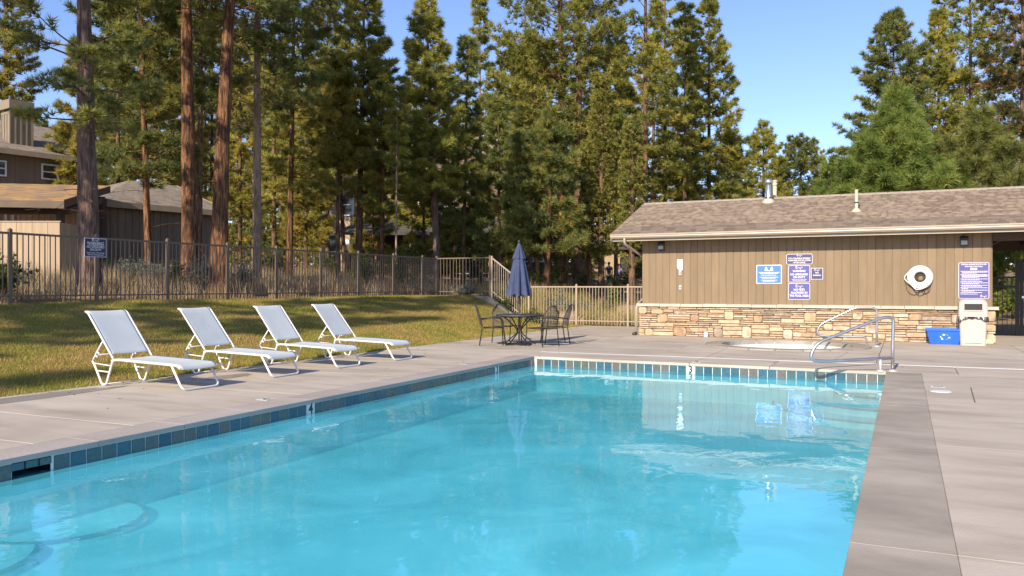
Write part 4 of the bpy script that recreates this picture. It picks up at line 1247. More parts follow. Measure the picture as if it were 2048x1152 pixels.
b.tube(rounded([(px_ + .10, GY_, 2.0), (px_ + .3, GY_, 2.2), (px_ + .85, GY_, 2.2), (px_ + 1.08, GY_, 2.0)], .15), .03, 6)
b.build('gate_leaf', m_gate, gt)
x_ = px_ + .22
while x_ < px_ + 1.05:
    link('picket', gp_m, gt, Vector((x_, GY_, .25)) - Vector(gt['_org']), scale=(1, 1, 1.92)); x_ += .112
b = MB(); b.box(px_ + .10, px_ + .34, GY_ - .09, GY_ - .03, 1.03, 1.09); b.build('latch_bar', m_galv, gt)

# =================================================================== HAND RAILS
def handrail(name, lab, A, E, path, post_b, rad=.026, group=None):
    A, E = Vector((*A, 0)), Vector((*E, 0))
    h = thing(name, lab, 'handrail', tuple(A))
    d = E - A
    P = [A + d * s_ + Vector((0, 0, z_)) for s_, z_ in path]
    b = MB(); b.tube(P, rad, 12); b.build('rail', m_steel, h, True)
    B = A + d * post_b[0]
    b = MB(); b.tube([B, B + Vector((0, 0, post_b[1]))], rad * .9, 12); b.build('post', m_steel_dull, h, True)
    for q in (A, B):
        b = MB(); b.lathe([(.075, 0), (.075, .012), (.05, .028), (.03, .034)], tuple(q), 20); b.build('base_flange', m_steel_dull, h, True)
    return h
def rp(pts, r, n=6):
    return [(p.x, p.y) for p in rounded([(a, c, 0) for a, c in pts], r, n)]
path = [(0, .02), (0, .35)] + rp([(0, .40), (-.01, .86), (.13, .86), (1.0, .45), (1.08, .18), (.84, .165), (0.0, .215)], .20, 8)[0:]
handrail('pool_handrail', 'polished steel handrail at the pool corner beside the coping', (-.17, 14.47), (-1.27, 13.82), path, (.16, .20))
A2, E2 = (-.56, 20.25), (-1.75, 19.98)
path = [(0, .02), (0, .35)] + rp([(0, .40), (0, .87), (.22, .87), (.38, .865), (1.0, .48), (1.06, .235), (.85, .22), (.17, .215), (.17, .02)], .17, 7)
handrail('spa_handrail', 'polished steel handrail standing beside the round spa', A2, E2, path, (.17, .1))

# =================================================================== LOUNGERS
def make_lounger():
    r = thing('sun_lounger', 'x', 'sun lounger', (0, 0, 0), keep_world=False)
    W = .63
    tr = .014
    # local frame: X runs from head to foot (0 = hinge), Y across
    hinge, foot = (0, .365), (1.28, .315)
    for s_, yy in ((0, .0), (1, W)):
        b = MB()
        b.tube(rounded([(-.02, yy, .345), (0.02, yy, .362), (1.10, yy, .330), (1.19, yy, .325), (1.25, yy, .285)], .07), tr, 8)
        b.build('side_rail', m_lframe, r, True)
        b = MB()
        b.tube(rounded([(-.40, yy, .325), (-.36, yy, .28), (-.21, yy, .016), (-.13, yy, .016), (.0, yy, .345), (.06, yy, .36)], .10, 6), .0155, 8)
        b.build('rear_leg', m_lframe, r, True)
        b = MB()
        b.tube([(-.31, yy, .20), (-.055, yy, .19)], .011, 6)
        b.tube([(-.37, yy, .30), (-.02, yy, .275)], .009, 6)
        b.build('leg_brace', m_lframe, r, True)
        b = MB()
        b.tube(rounded([(-.40, yy, .325), (-.34, yy, .42), (-.20, yy, .60)], .05), .011, 6)
        b.tube([(-.335, yy, .40), (-.30, yy, .385)], .012, 6); b.tube([(-.30, yy, .45), (-.265, yy, .435)], .012, 6)
        b.build('back_prop', m_lframe, r, True)
    b = MB()
    b.tube(rounded([(1.09, .0, .330), (1.29, .0, .016), (1.29, W, .016), (1.09, W, .330)], .085, 6), .0155, 8)
    b.build('front_leg', m_lframe, r, True)
    for X_, Z_ in ((-.345, .41), (-.17, .02), (0.03, .345)):
        MB().tube([(X_, .0, Z_), (X_, W, Z_)], .011, 6).build('cross_bar', m_lframe, r, True)
    top = Vector((-.49, 0, .985)); low = Vector((.0, 0, .385))
    for yy in (0, W):
        b = MB(); b.tube(rounded([(.0, yy, .375), tuple(low + Vector((0, yy, 0))), tuple(top + Vector((0, yy, 0))), (top.x - .055, yy, top.z + .02)], .04), tr, 8); b.build('back_rail', m_lframe, r, True)
    def sheet(pts, name, sag):
        n_, k_ = 12, len(pts)
        v = []
        for (X_, Z_) in pts:
            for j in range(n_ + 1):
                t = j / n_
                v.append((X_, .004 + (W - .008) * t, Z_ - sag * math.sin(math.pi * t)))
        f = [(i * (n_ + 1) + j, i * (n_ + 1) + j + 1, (i + 1) * (n_ + 1) + j + 1, (i + 1) * (n_ + 1) + j) for i in range(k_ - 1) for j in range(n_)]
        v2 = [(x, y, z - .006) for x, y, z in v]
        m_ = len(v)
        f2 = [tuple(m_ + i for i in reversed(q)) for q in f]
        rim = [(j, m_ + j, m_ + j + 1, j + 1) for j in range(n_)] + [((k_ - 1) * (n_ + 1) + j + 1, m_ + (k_ - 1) * (n_ + 1) + j + 1, m_ + (k_ - 1) * (n_ + 1) + j, (k_ - 1) * (n_ + 1) + j) for j in range(n_)]
        rim += [(i * (n_ + 1), (i + 1) * (n_ + 1), m_ + (i + 1) * (n_ + 1), m_ + i * (n_ + 1)) for i in range(k_ - 1)] + [(i * (n_ + 1) + n_, m_ + i * (n_ + 1) + n_, m_ + (i + 1) * (n_ + 1) + n_, (i + 1) * (n_ + 1) + n_) for i in range(k_ - 1)]
        MB().add(v + v2, f + f2 + rim).build(name, m_sling, r, True)
    sheet([(.05 + 1.06 * t, .378 - .033 * t) for t in [i / 8 for i in range(9)]] + [(1.19, .340), (1.235, .315), (1.26, .282)], 'seat_sling', .012)
    sheet([(top.x - .055, top.z + .032)] + [(top.x + (low.x - top.x) * t - .005, top.z + (low.z - top.z) * t + .012) for t in [i / 8 for i in range(8)]] + [(low.x - .035, low.z + .055)], 'back_sling', .008)
    return r
lg0 = make_lounger()
lg_lab = ['white sling lounger nearest the camera, first in the row', 'white sling lounger second from the camera in the row', 'white sling lounger third in the row, before the last one', 'white sling lounger farthest in the row, closest to the patio table']
for i, (x, y, a) in enumerate(((-9.66, 7.75, 0), (-9.69, 9.40, 1.8), (-9.70, 11.03, -1.6), (-9.60, 12.50, 1.4))):
    o = lg0 if i == 0 else copy_tree(lg0)
    o.location = (x, y, 0); o.rotation_euler = (0, 0, R(a))
    tag(o, lg_lab[i], 'sun lounger', 'white loungers in a row along the lawn edge')

# =================================================================== PATIO TABLE, CHAIRS, UMBRELLA
TX, TY = -8.05, 17.3
tb = thing('patio_table', 'round dark metal patio table with mesh top and curved legs', 'table', (TX, TY, 0))
b = MB(); b.lathe([(.03, .702), (.50, .702), (.52, .708), (.535, .698), (.535, .672), (.525, .668), (.515, .69), (.03, .690)], (TX, TY, 0), 36); b.build('top', m_meshmetal, tb, True)
for k in range(4):
    a = R(45 + 90 * k + 10)
    d = Vector((math.cos(a), math.sin(a), 0)); o_ = Vector((TX, TY, 0))
    b = MB(); b.tube(rounded([o_ + d * .44 + Vector((0, 0, .67)), o_ + d * .34 + Vector((0, 0, .62)), o_ + d * .05 + Vector((0, 0, .36)), o_ + d * .08 + Vector((0, 0, .26)), o_ + d * .36 + Vector((0, 0, .06)), o_ + d * .44 + Vector((0, 0, .012))], .10), .014, 8)
    b.build('leg', m_iron, tb, True)
b = MB(); b.tube([(TX + .06 * math.cos(t), TY + .06 * math.sin(t), .31) for t in [2 * math.pi * k / 16 for k in range(16)]], .01, 6, closed=True); b.build('leg_collar', m_iron, tb, True)
b = MB(); b.tube([(TX + .42 * math.cos(t), TY + .42 * math.sin(t), .655) for t in [2 * math.pi * k / 32 for k in range(32)]], .010, 6, closed=True); b.build('apron_ring', m_iron, tb, True)

um = thing('patio_umbrella', 'closed navy blue patio umbrella standing through the round table', 'umbrella', (TX, TY, 0))
b = MB(); b.lathe([(0, .075), (.05, .07), (.06, .05), (.27, .035), (.30, .015), (.30, 0)], (TX, TY, 0), 28); b.build('base', m_iron, um, True)
b = MB(); b.lathe([(.021, .06), (.021, 2.36), (0, 2.36)], (TX, TY, 0), 12); b.build('pole', m_bronze, um, True)
b = MB(); b.lathe([(0, .10), (.022, .09), (.032, .06), (.028, .035), (.018, .02), (.03, .0), (.012, -.02)], (TX, TY, 2.33), 12); b.build('finial', m_bronze, um, True)
def canopy(z0, z1, r0, r1, amp, nf, name, ph0=0.0, hang=.0):
    b = MB()
    n_, k_ = 64, 10
    for i in range(k_ + 1):
        t = i / k_
        z = z1 + (z0 - z1) * t
        for j in range(n_):
            a = 2 * math.pi * j / n_
            fold = math.sin(nf * a / 2 + ph0) 
            r_ = (r1 + (r0 - r1) * t ** .92) * (1 + amp * t ** .6 * (abs(fold) * 2 - 1.1)) 
            zz = z + (hang * (abs(fold) - .5) * t ** 3)
            b.v.append((TX + r_ * math.cos(a), TY + r_ * math.sin(a), zz))
    for i in range(k_):
        for j in range(n_):
            b.f.append((i * n_ + j, (i + 1) * n_ + j, (i + 1) * n_ + (j + 1) % n_, i * n_ + (j + 1) % n_)); b.m.append(0)
    return b.build(name, m_umbrella, um, True)
canopy(1.16, 2.03, .235, .118, .36, 8, 'canopy', .3, -.07)
canopy(2.00, 2.35, .135, .024, .26, 8, 'canopy_vent', .3, -.02)
b = MB()
for k in range(8):
    a = 2 * math.pi * (k + .5) / 8
    b.tube([(TX + .03 * math.cos(a), TY + .03 * math.sin(a), 2.0), (TX + .15 * math.cos(a), TY + .15 * math.sin(a), 1.10)], .008, 5)
b.build('ribs', m_bronze, um)
b = MB(); b.tube([(TX, TY, 1.02), (TX + .07, TY - .06, 1.02), (TX + .07, TY - .06, .95)], .010, 6); b.lathe([(.032, -.06), (.035, 0), (.032, .06)], (TX, TY, 1.02), 10); b.build('crank', m_bronze, um, True)

def make_chair():
    r = thing('patio_chair', 'x', 'chair', (0, 0, 0), keep_world=False)
    # faces +X; back at -X
    b = MB()
    n_ = 10
    for sgn in (1,):
        v = []
        for i in range(n_ + 1):
            for j in range(n_ + 1):
                x = -.23 + .46 * i / n_
                hw = .215 + .02 * i / n_
                y = -hw + 2 * hw * j / n_
                v.append((x, y, .41 + .012 * (i / n_) - .025 * math.sin(math.pi * i / n_) * math.sin(math.pi * j / n_)))
        f = [(i * (n_ + 1) + j, (i + 1) * (n_ + 1) + j, (i + 1) * (n_ + 1) + j + 1, i * (n_ + 1) + j + 1) for i in range(n_) for j in range(n_)]
        m_ = len(v)
        b.add(v + [(x, y, z - .008) for x, y, z in v], f + [tuple(m_ + q for q in reversed(t)) for t in f])
    b.build('seat', m_meshmetal, r, True)
    def back_pt(s_, h):                                             # s_ -1..1 across, h 0..1 up
        hw = .235 * (1 - max(0, (h - .55) / .45) ** 2.4 * .55)
        return (-.25 - .14 * h - .05 * (1 - s_ * s_) , hw * s_, .43 + .49 * h - .05 * (abs(s_) ** 3) * h)
    # mesh back built of wires so the view passes through
    b = MB()
    for k in range(-9, 10):
        s_ = k / 10
        b.tube([back_pt(s_, t / 6) for t in range(7)], .0042, 4, cap=False)
    for k in range(1, 14):
        b.tube([back_pt(-1 + 2 * t / 8, k / 14) for t in range(9)], .0042, 4, cap=False)
    mb_ = b.build('back_mesh', m_meshmetal, r); mb_['kind'] = 'stuff'
    for s_ in (-1, 1):
        b = MB(); b.tube(rounded([(-.33, s_ * .24, .008), (-.27, s_ * .235, .40), back_pt(s_, .3), back_pt(s_, .7), back_pt(s_, 1)] , .06), .0125, 8); b.build('back_leg', m_iron, r, True)
        b = MB(); b.tube(rounded([(.27, s_ * .25, .008), (.22, s_ * .245, .40), (.20, s_ * .275, .62), (.02, s_ * .285, .64), back_pt(s_, .38)], .09), .0125, 8); b.build('front_leg', m_iron, r, True)
        b = MB(); b.tube([(-.25, s_ * .235, .405), (.22, s_ * .24, .41)], .010, 6); b.build('seat_rail', m_iron, r, True)
    b = MB(); b.tube([back_pt(-1 + 2 * t / 14, 1) for t in range(15)], .0125, 8); b.build('back_hoop', m_iron, r, True)
    return r
ch0 = make_chair()
def cam_off(l, d):                                                  # offset given to the right / away, as seen from the pool side
    return TX + l * CS - d * SN, TY + l * SN + d * CS
chs = [((-.58, -.08), 2, 'dark metal mesh chair left of the table, seen from its side'), ((-.28, .62), -62, 'dark metal mesh chair behind the table, only its back showing'),
       ((.50, -.45), 128, 'dark metal mesh chair right of the table, its back to the pool'), ((.82, .28), 190, 'dark metal mesh chair at the far right, half hidden')]
for i, ((l, d), a, lab) in enumerate(chs):
    o = ch0 if i == 0 else copy_tree(ch0)
    x, y = cam_off(l, d)
    o.location = (x, y, 0); o.rotation_euler = (0, 0, YAW + R(a))
    tag(o, lab, 'chair', 'four mesh chairs around the patio table')

# =================================================================== FENCES
bal_m = MB().box(-.0085, .0085, -.0085, .0085, 0, 1).mesh('baluster', m_fence)
bal_l = MB().box(-.0085, .0085, -.0085, .0085, 0, 1).mesh('baluster', m_fence_light)
def fence(name, lab, posts, m, bm, base, top, nb=15):
    """posts: list of (x, y, ground z, rail top z)"""
    o = thing(name, lab, 'fence', (posts[0][0], posts[0][1], posts[0][2]))
    O = Vector(o['_org'])
    for (x, y, zb, zt) in posts:
        b = MB(); b.box(x - .032, x + .032, y - .032, y + .032, zb - .15, zt + .05); b.add([(x - .036, y - .036, zt + .05), (x + .036, y - .036, zt + .05), (x + .036, y + .036, zt + .05), (x - .036, y + .036, zt + .05), (x, y, zt + .085)], [(0, 1, 4), (1, 2, 4), (2, 3, 4), (3, 0, 4), (3, 2, 1, 0)])
        b.build('post', m, o)
    for (xa, ya, ba, ta), (xb, yb, bb_, tb_) in zip(posts, posts[1:]):
        d = Vector((xb - xa, yb - ya, 0)); L_ = d.length; d.normalize()
        p0, p1 = Vector((xa, ya, 0)) + d * .033, Vector((xb, yb, 0)) - d * .033
        MB().bar(p0 + Vector((0, 0, ta - .022)), p1 + Vector((0, 0, tb_ - .022)), .042, .044).build('top_rail', m, o)
        MB().bar(p0 + Vector((0, 0, ba + .16)), p1 + Vector((0, 0, bb_ + .16)), .03, .03).build('bottom_rail', m, o)
        for k in range(1, nb + 1):
            t = k / (nb + 1)
            q = p0.lerp(p1, t)
            zb = ba + (bb_ - ba) * t + .035; zt = ta + (tb_ - ta) * t - .04
            link('baluster', bm, o, Vector((q.x, q.y, zb)) - O, (0, 0, math.atan2(d.y, d.x)), (1, 1, zt - zb))
    return o
FX = -16.0
py_ = [4.85, 6.7, 8.6] + [on_x(u, 500, FX)[0] for u in (20, 193, 335, 455, 553, 642, 717, 787, 845)] + [27.0]
posts = [(FX, y, 1.0, 2.43) for y in py_]
posts += [(-13.74, 27.0, 1.0, 2.43)]
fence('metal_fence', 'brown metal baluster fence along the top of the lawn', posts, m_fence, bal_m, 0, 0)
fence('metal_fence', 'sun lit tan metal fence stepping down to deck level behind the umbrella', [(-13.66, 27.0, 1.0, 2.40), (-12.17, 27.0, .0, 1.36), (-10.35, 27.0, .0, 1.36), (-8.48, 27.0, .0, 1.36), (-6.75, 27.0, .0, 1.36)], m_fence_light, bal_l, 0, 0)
# low concrete wall under the end of the fence
b = MB()
b.prism([(-15.95, 26.78, .3), (-12.0, 26.78, -.2), (-12.0, 26.78, .02), (-12.2, 26.78, .03), (-13.74, 26.78, 1.0), (-15.95, 26.78, 1.0)], (0, .15, 0))
o = b.build('retaining_wall', m_wallconc, None)
tag(o, 'low grey concrete retaining wall sloping down at the lawn corner', 'wall')
# warning sign on the fence post
ya, zt = on_x(168.5, 475, FX + .06); yb, zb = on_x(212.5, 515, FX + .06)
sg = thing('fence_sign', 'dark navy warning sign fixed to a post of the lawn fence', 'sign', (FX + .06, (ya + yb) / 2, (zt + zb) / 2), R(90), keep_world=False)
w_, h_ = yb - ya, zt - zb
MB().box(-w_ / 2, w_ / 2, -.004, .004, -h_ / 2, h_ / 2).build('border', m_sign_edge, sg)
MB().box(-w_ / 2 + .015, w_ / 2 - .015, -.006, .003, -h_ / 2 + .015, h_ / 2 - .015).build('plate', flat('sign_midnight', (.022, .028, .06), .4), sg)
scribble(sg, 0, -.009, h_ * .39, .18, m_sign_print, .005)
for body, sz, fz_, sq in (('WARNING', .096, .21, .9), ('NO LIFEGUARD', .070, .03, .88), ('ON DUTY', .070, -.12, .9), ('Children Under 14 Years of Age', .036, -.28, .92), ('Must Have Adult Supervision', .036, -.38, .92)):
    text(body, sz, sg, (0, -.007, h_ * fz_), RXZ, m_sign_print, squeeze=sq, bold=sz * .018)
MB().box(-w_ * .33, w_ * .33, -.0075, -.006, h_ * .11, h_ * .125).build('underline', m_sign_print, sg)
MB().box(-.012, .012, .004, .03, -h_ * .3, h_ * .3).build('bracket', m_fence, sg)
# =================================================================== DRY GRASS, SHRUBS, BOULDERS
rng = np.random.default_rng(21)
def clumps(n, xr, yr, hr, per, spread, mask=None):
    cx = rng.uniform(*xr, n); cy = rng.uniform(*yr, n)
    if mask is not None:
        k = mask(cx, cy); cx, cy = cx[k], cy[k]
    n = len(cx)
    h0 = rng.uniform(*hr, n); tn = rng.uniform(0, 1, n)
    x = np.repeat(cx, per) + rng.normal(0, spread, n * per)
    y = np.repeat(cy, per) + rng.normal(0, spread, n * per)
    h = np.repeat(h0, per) * rng.uniform(.5, 1.1, n * per)
    t = np.repeat(tn, per) * .7 + rng.uniform(0, .3, n * per)
    return x, y, h, t
x, y, h, t = clumps(2600, (-27, -16.25), (8, 34), (.25, .75), 16, .09)
v, f = blades(x, y, ground_h(x, y) - .02, h, rng.uniform(.008, .018, len(x)), rng.uniform(.1, .55, len(x)), rng)
o = link('dry_grass', np_mesh('dry_grass', v, f, m_dry, np.repeat(t, 3)))
tag(o, 'tall straw coloured dry grass growing behind the lawn fence', kind='stuff')
x, y, h, t = clumps(2600, (-14.5, -5.5), (27.2, 37), (.25, .8), 16, .09)
v, f = blades(x, y, ground_h(x, y) - .02, h, rng.uniform(.008, .018, len(x)), rng.uniform(.1, .5, len(x)), rng)
o = link('meadow_grass', np_mesh('meadow_grass', v, f, m_meadow, np.repeat(t, 3)))
tag(o, 'yellow green meadow grass behind the lower tan fence', kind='stuff')
x, y, h, t = clumps(900, (-45, 8), (30, 62), (.1, .4), 10, .12)
v, f = blades(x, y, ground_h(x, y) - .02, h, rng.uniform(.012, .03, len(x)), rng.uniform(.1, .6, len(x)), rng)
o = link('forest_grass', np_mesh('forest_grass', v, f, m_dry, np.repeat(t, 3)))
tag(o, 'sparse tufts of dry grass on the forest floor', kind='stuff')

def shrub(u, z, rad, hgt, fol, label, name='shrub', cat='shrub', n=420, leaf=.07, seed=0, group=None, x=None, y=None):
    if x is None:
        x, y = at(u, z)
    r_ = np.random.default_rng(seed + int(abs(x) * 100))
    gz = float(ground_h(x, y))
    s = thing(name, label, cat, (x, y, gz), 0, group, keep_world=False)
    nst = 14
    b = MB()
    tips = []
    for k in range(nst):
        a = r_.uniform(0, 6.28); q = r_.uniform(.2, 1)
        tip = Vector((rad * q * math.cos(a), rad * q * math.sin(a), hgt * r_.uniform(.55, .98) * math.sqrt(max(.1, 1.1 - q * q * .8))))
        tips.append(tip)
        b.tube([(0, 0, -.05), tip * .5 + Vector((0, 0, .1 * hgt)), tip], [.014, .009, .004], 4)
    b.build('stems', m_twig, s)
    T = np.array(tips)
    c = T[r_.integers(0, nst, n)] * r_.uniform(.35, 1.08, (n, 1)) + r_.normal(0, .16 * rad, (n, 3)) * [1, 1, .55]
    c[:, 2] = np.clip(c[:, 2], .03, None)
    K = 7
    P = np.repeat(c, K, 0)
    d = r_.normal(0, 1, (n * K, 3)); d[:, 2] = np.abs(d[:, 2]) + .3
    d /= np.linalg.norm(d, axis=1)[:, None]
    w = np.cross(d, r_.normal(0, 1, (n * K, 3))); w /= np.linalg.norm(w, axis=1)[:, None]
    lf = leaf * r_.uniform(.6, 1.3, (n * K, 1))
    V = np.empty((n * K, 3, 3)); V[:, 0] = P - w * lf * .17; V[:, 1] = P + w * lf * .17; V[:, 2] = P + d * lf
    tone = np.repeat(r_.uniform(0, 1, n), K * 3)
    link('foliage', np_mesh('foliage', V.reshape(-1, 3), np.arange(n * K * 3).reshape(-1, 3), fol, tone), s)
    return s
shrub(268, 24.5, .55, .85, m_fol_sage, 'grey green sagebrush left of the thin pine trunk', n=520)
shrub(318, 26, .65, .75, m_fol_sage, 'pale sagebrush between the thin pine and the big pine trunk', n=520)
shrub(405, 23.5, .7, 1.0, m_fol_sage, 'silvery sagebrush at the foot of the two close trunks', n=620)
shrub(352, 23, .3, .95, m_fol_lime, 'small upright yellow green bush beside the big trunk', n=260)
shrub(482, 27, .6, .8, m_fol_sage, 'round grey sagebrush right of the leaning pine trunk', n=520)
shrub(-2, 16.8, .55, 1.15, m_fol_bush, 'dark leafy bush at the left edge behind the fence', n=520, leaf=.09)
shrub(45, 20, .4, .5, m_fol_sage, 'low dull bush in front of the tan board wall', n=320)
shrub(732, 33, .75, 1.5, m_fol_bush, 'green bushy shrub behind the middle of the fence', n=650, leaf=.09)
shrub(815, 33.5, 1.1, 1.8, m_fol_bush, 'tall spreading green shrub left of the thick middle trunk', n=900, leaf=.09)
shrub(850, 31.5, .5, .7, m_fol_sage, 'low greyish shrub close behind the fence near its far corner', n=380)
shrub(930, 30.8, .45, .4, m_fol_sage, 'flat grey shrub behind the fence corner above the concrete wall', n=320)
shrub(655, 44, .8, 1.2, m_fol_bush, 'green shrub beside the beige lodge wall', n=400, leaf=.1)
shrub(548, 40, .7, 1.4, m_fol_bush, 'dark shrub in the forest left of the orange trunk', n=400, leaf=.1)
shrub(1012, 30.2, .5, .75, m_fol_bush, 'green weeds beside the sloping concrete wall', n=400)
shrub(1092, 37, 1.2, 1.55, m_fol_bush, 'dense dark green bush right of the umbrella', n=800, leaf=.08)
shrub(1120, 32, .5, 1.25, m_fol_sage, 'greyish dried shrub behind the tan fence right of the umbrella', n=460)
shrub(1141, 33.5, .45, .9, m_fol_sage, 'smaller greyish shrub behind the post of the tan fence', n=380)
shrub(1185, 34, .8, .85, m_fol_sage, 'pale silvery sage clump behind the tan fence', n=560)
shrub(1226, 35, .26, 1.35, m_fol_lime, 'slim bright lime green sapling behind the tan fence', n=420, leaf=.1)
shrub(1213, 33.5, .45, .8, m_fol_bush, 'green clump left of the lime sapling', n=400)
shrub(1065, 29.6, .4, .6, m_fol_lime, 'yellowish weeds at the foot of the tan fence beside the umbrella', n=320)
shrub(1245, 46, 1.0, 1.3, m_fol_bush, 'dark bush in the shade beyond the lime sapling', n=460, leaf=.1)
shrub(1170, 44, .9, 1.2, m_fol_bush, 'dark green bush below the juniper', n=460, leaf=.1)
def boulder(u, z, rx, ry, rz_, label, seed):
    x, y = at(u, z)
    gz = float(ground_h(x, y))
    r_ = random.Random(seed)
    b = MB()
    n1, n2 = 9, 16
    jit = [[r_.uniform(.86, 1.1) for _ in range(n2)] for _ in range(n1 + 1)]
    for i in range(n1 + 1):
        ph_ = math.pi * i / n1
        for j in range(n2):
            a = 2 * math.pi * j / n2
            k = jit[i][j] if 0 < i < n1 else 1
            b.v.append((x + rx * k * math.sin(ph_) * math.cos(a), y + ry * k * math.sin(ph_) * math.sin(a), gz + rz_ * .25 + rz_ * .75 * k * math.cos(ph_)))
    for i in range(n1):
        for j in range(n2):
            b.f.append((i * n2 + j, (i + 1) * n2 + j, (i + 1) * n2 + (j + 1) % n2, i * n2 + (j + 1) % n2)); b.m.append(0)
    o = b.build('boulder', m_bluff, None, True)
    tag(o, label, 'boulder', None)
boulder(1137, 29.8, .45, .4, .5, 'tan boulder behind the tan fence left of its middle post', 1)
boulder(1163, 29.3, .28, .25, .30, 'smaller grey tan boulder at the middle post of the tan fence', 2)
boulder(1225, 29.9, .6, .35, .32, 'long low tan boulder near the pool house corner', 3)
boulder(1255, 33.5, .7, .5, .55, 'tan boulder half buried in dry grass further back', 4)

# =================================================================== PINES
def prof_cone(s):
    return (1 - s) ** .72 * (.75 + .25 * np.minimum(1, s * 4)) + .03
def prof_young(s):
    return (1 - s) ** 1.12 + .05
def prof_oval(s):
    return np.sqrt(np.clip(1 - (s * 1.9 - .8) ** 2 / 1.25, .02, 1))
def prof_tall(s):
    return (1 - s ** 2.2) * .95 * (.72 + .28 * np.minimum(1, s * 3)) + .05
def prof_col(s):
    return (1 - s) ** .55 * (.8 + .2 * np.minimum(1, s * 6)) + .02
def needles(rg, pos, d, K, nl, wd, spread=.72):
    n = len(pos)
    P = np.repeat(pos, K, 0); D = np.repeat(d, K, 0)
    q = rg.normal(0, 1, (n * K, 3)); q /= np.linalg.norm(q, axis=1)[:, None]
    e = D * .75 + q * spread
    e /= np.linalg.norm(e, axis=1)[:, None]
    w = np.cross(e, rg.normal(0, 1, (n * K, 3))); w /= (np.linalg.norm(w, axis=1)[:, None] + 1e-6)
    ln = nl * rg.uniform(.7, 1.12, (n * K, 1))
    P = P - D * (nl * .18)
    V = np.empty((n * K, 3, 3)); V[:, 0] = P - w * wd / 2; V[:, 1] = P + w * wd / 2; V[:, 2] = P + e * ln
    return V.reshape(-1, 3)
def pine_meshes(seed, H, cb, Rm, prof=prof_cone, nb=60, tw=7, nl=.22, wd=.02, K=16, rise=(-.15, .55), lean=(0, 0), r0=.25, fol=None, bk=None, seg=10, rowsn=16, dead=0, sparse_low=0, curve=0.0):
    rg = np.random.default_rng(seed)
    def axis(h):
        t = h / H
        bend = curve * math.sin(t * math.pi * 1.3)
        return np.array([lean[0] * t + bend, lean[1] * t + bend * .3, h])
    # trunk
    tv, tf = [], []
    hs = np.concatenate([[-.3, .0, .25, .6], np.linspace(1.0, H, rowsn)])
    for h in hs:
        t = max(0, h) / H
        r = r0 * (1 - t) ** .8 * (1 + .35 * math.exp(-max(h, 0) * 2.2)) + .012
        c = axis(max(h, 0)); c[2] = h
        for j in range(seg):
            a = 2 * math.pi * j / seg
            rr = r * (1 + (.05 if seg > 14 else .03) * math.sin(a * 5 + h * 1.7) + (rg.uniform(-.045, .045) if seg > 14 else 0))
            tv.append((c[0] + rr * math.cos(a), c[1] + rr * math.sin(a), c[2]))
    for i in range(len(hs) - 1):
        for j in range(seg):
            tf.append((i * seg + j, i * seg + (j + 1) % seg, (i + 1) * seg + (j + 1) % seg, (i + 1) * seg + j))
    trunk = np_mesh('trunk', np.array(tv), np.array(tf), bk, smooth=True)
    # branches and tufts
    bv, bf, pos, dr, tone, twv = [], [], [], [], [], []
    def limb(P, ra, rb):
        o_ = len(bv); k = len(P)
        for i, p in enumerate(P):
            r = ra + (rb - ra) * i / (k - 1)
            tng = P[min(i + 1, k - 1)] - P[max(i - 1, 0)]; tng = tng / (np.linalg.norm(tng) + 1e-9)
            s = np.cross(tng, [0, 0, 1.]); s /= (np.linalg.norm(s) + 1e-9)
            u_ = np.cross(s, tng)
            for a in (0, 2.094, 4.189):
                bv.append(p + r * (s * math.cos(a) + u_ * math.sin(a)))
        for i in range(k - 1):
            for j in range(3):
                bf.append((o_ + i * 3 + j, o_ + i * 3 + (j + 1) % 3, o_ + (i + 1) * 3 + (j + 1) % 3, o_ + (i + 1) * 3 + j))
    ss = np.sort(rg.uniform(0, 1, nb) ** .9)
    if sparse_low:
        ss = np.sort(np.concatenate([rg.uniform(0, .28, sparse_low), rg.uniform(.28, 1, nb - sparse_low)]))
    ga = rg.uniform(0, 6.28)
    for i, s in enumerate(ss):
        h = cb + (H - cb) * s * .985
        a = ga + i * 2.4 + rg.uniform(-.5, .5)
        L = max(.32, Rm * float(prof(s)) * rg.uniform(.70, 1.2))
        rz_ = rise[0] + (rise[1] - rise[0]) * s + rg.uniform(-.12, .12)
        curl = rg.uniform(.05, .3)
        d = np.array([math.cos(a), math.sin(a), 0])
        sd = np.array([-d[1], d[0], 0])
        wv = rg.uniform(-.15, .15)
        c = axis(h)
        T = np.linspace(0, 1, 6)
        P = c + d * (L * T)[:, None] + sd * (wv * L * T ** 2)[:, None] + np.array([0, 0, 1.]) * (L * (rz_ * T + curl * T ** 2))[:, None]
        limb(P, max(.012, .035 * r0 / .2 * (L / Rm) * .6 + .008), .006)
        m = max(5, int(L * tw + 2))
        tt = rg.uniform(.22, 1, m) ** .8
        side = np.where(np.arange(m) % 2 == 0, 1, -1)
        tl = (.18 + .34 * rg.uniform(0, 1, m)) * np.maximum(.35, L * (1.15 - tt)) * .9 + .08
        B = c + d * (L * tt)[:, None] + sd * (wv * L * tt ** 2)[:, None] + np.array([0, 0, 1.]) * (L * (rz_ * tt + curl * tt ** 2))[:, None]
        dirs = d * rg.uniform(.5, 1, m)[:, None] + sd * (side * rg.uniform(.4, 1.1, m))[:, None] + np.array([0, 0, 1.]) * rg.uniform(-.25, .7, m)[:, None]
        dirs /= np.linalg.norm(dirs, axis=1)[:, None]
        E_ = B + dirs * tl[:, None]
        tws = np.empty((m, 3, 3)); tws[:, 0] = B; tws[:, 1] = B + np.array([0, 0, .012]); tws[:, 2] = E_
        twv.append(tws.reshape(-1, 3))
        up = dirs + np.array([0, 0, .35]); up /= np.linalg.norm(up, axis=1)[:, None]
        pos += [E_, B + dirs * (tl * .55)[:, None], P[-1:]]
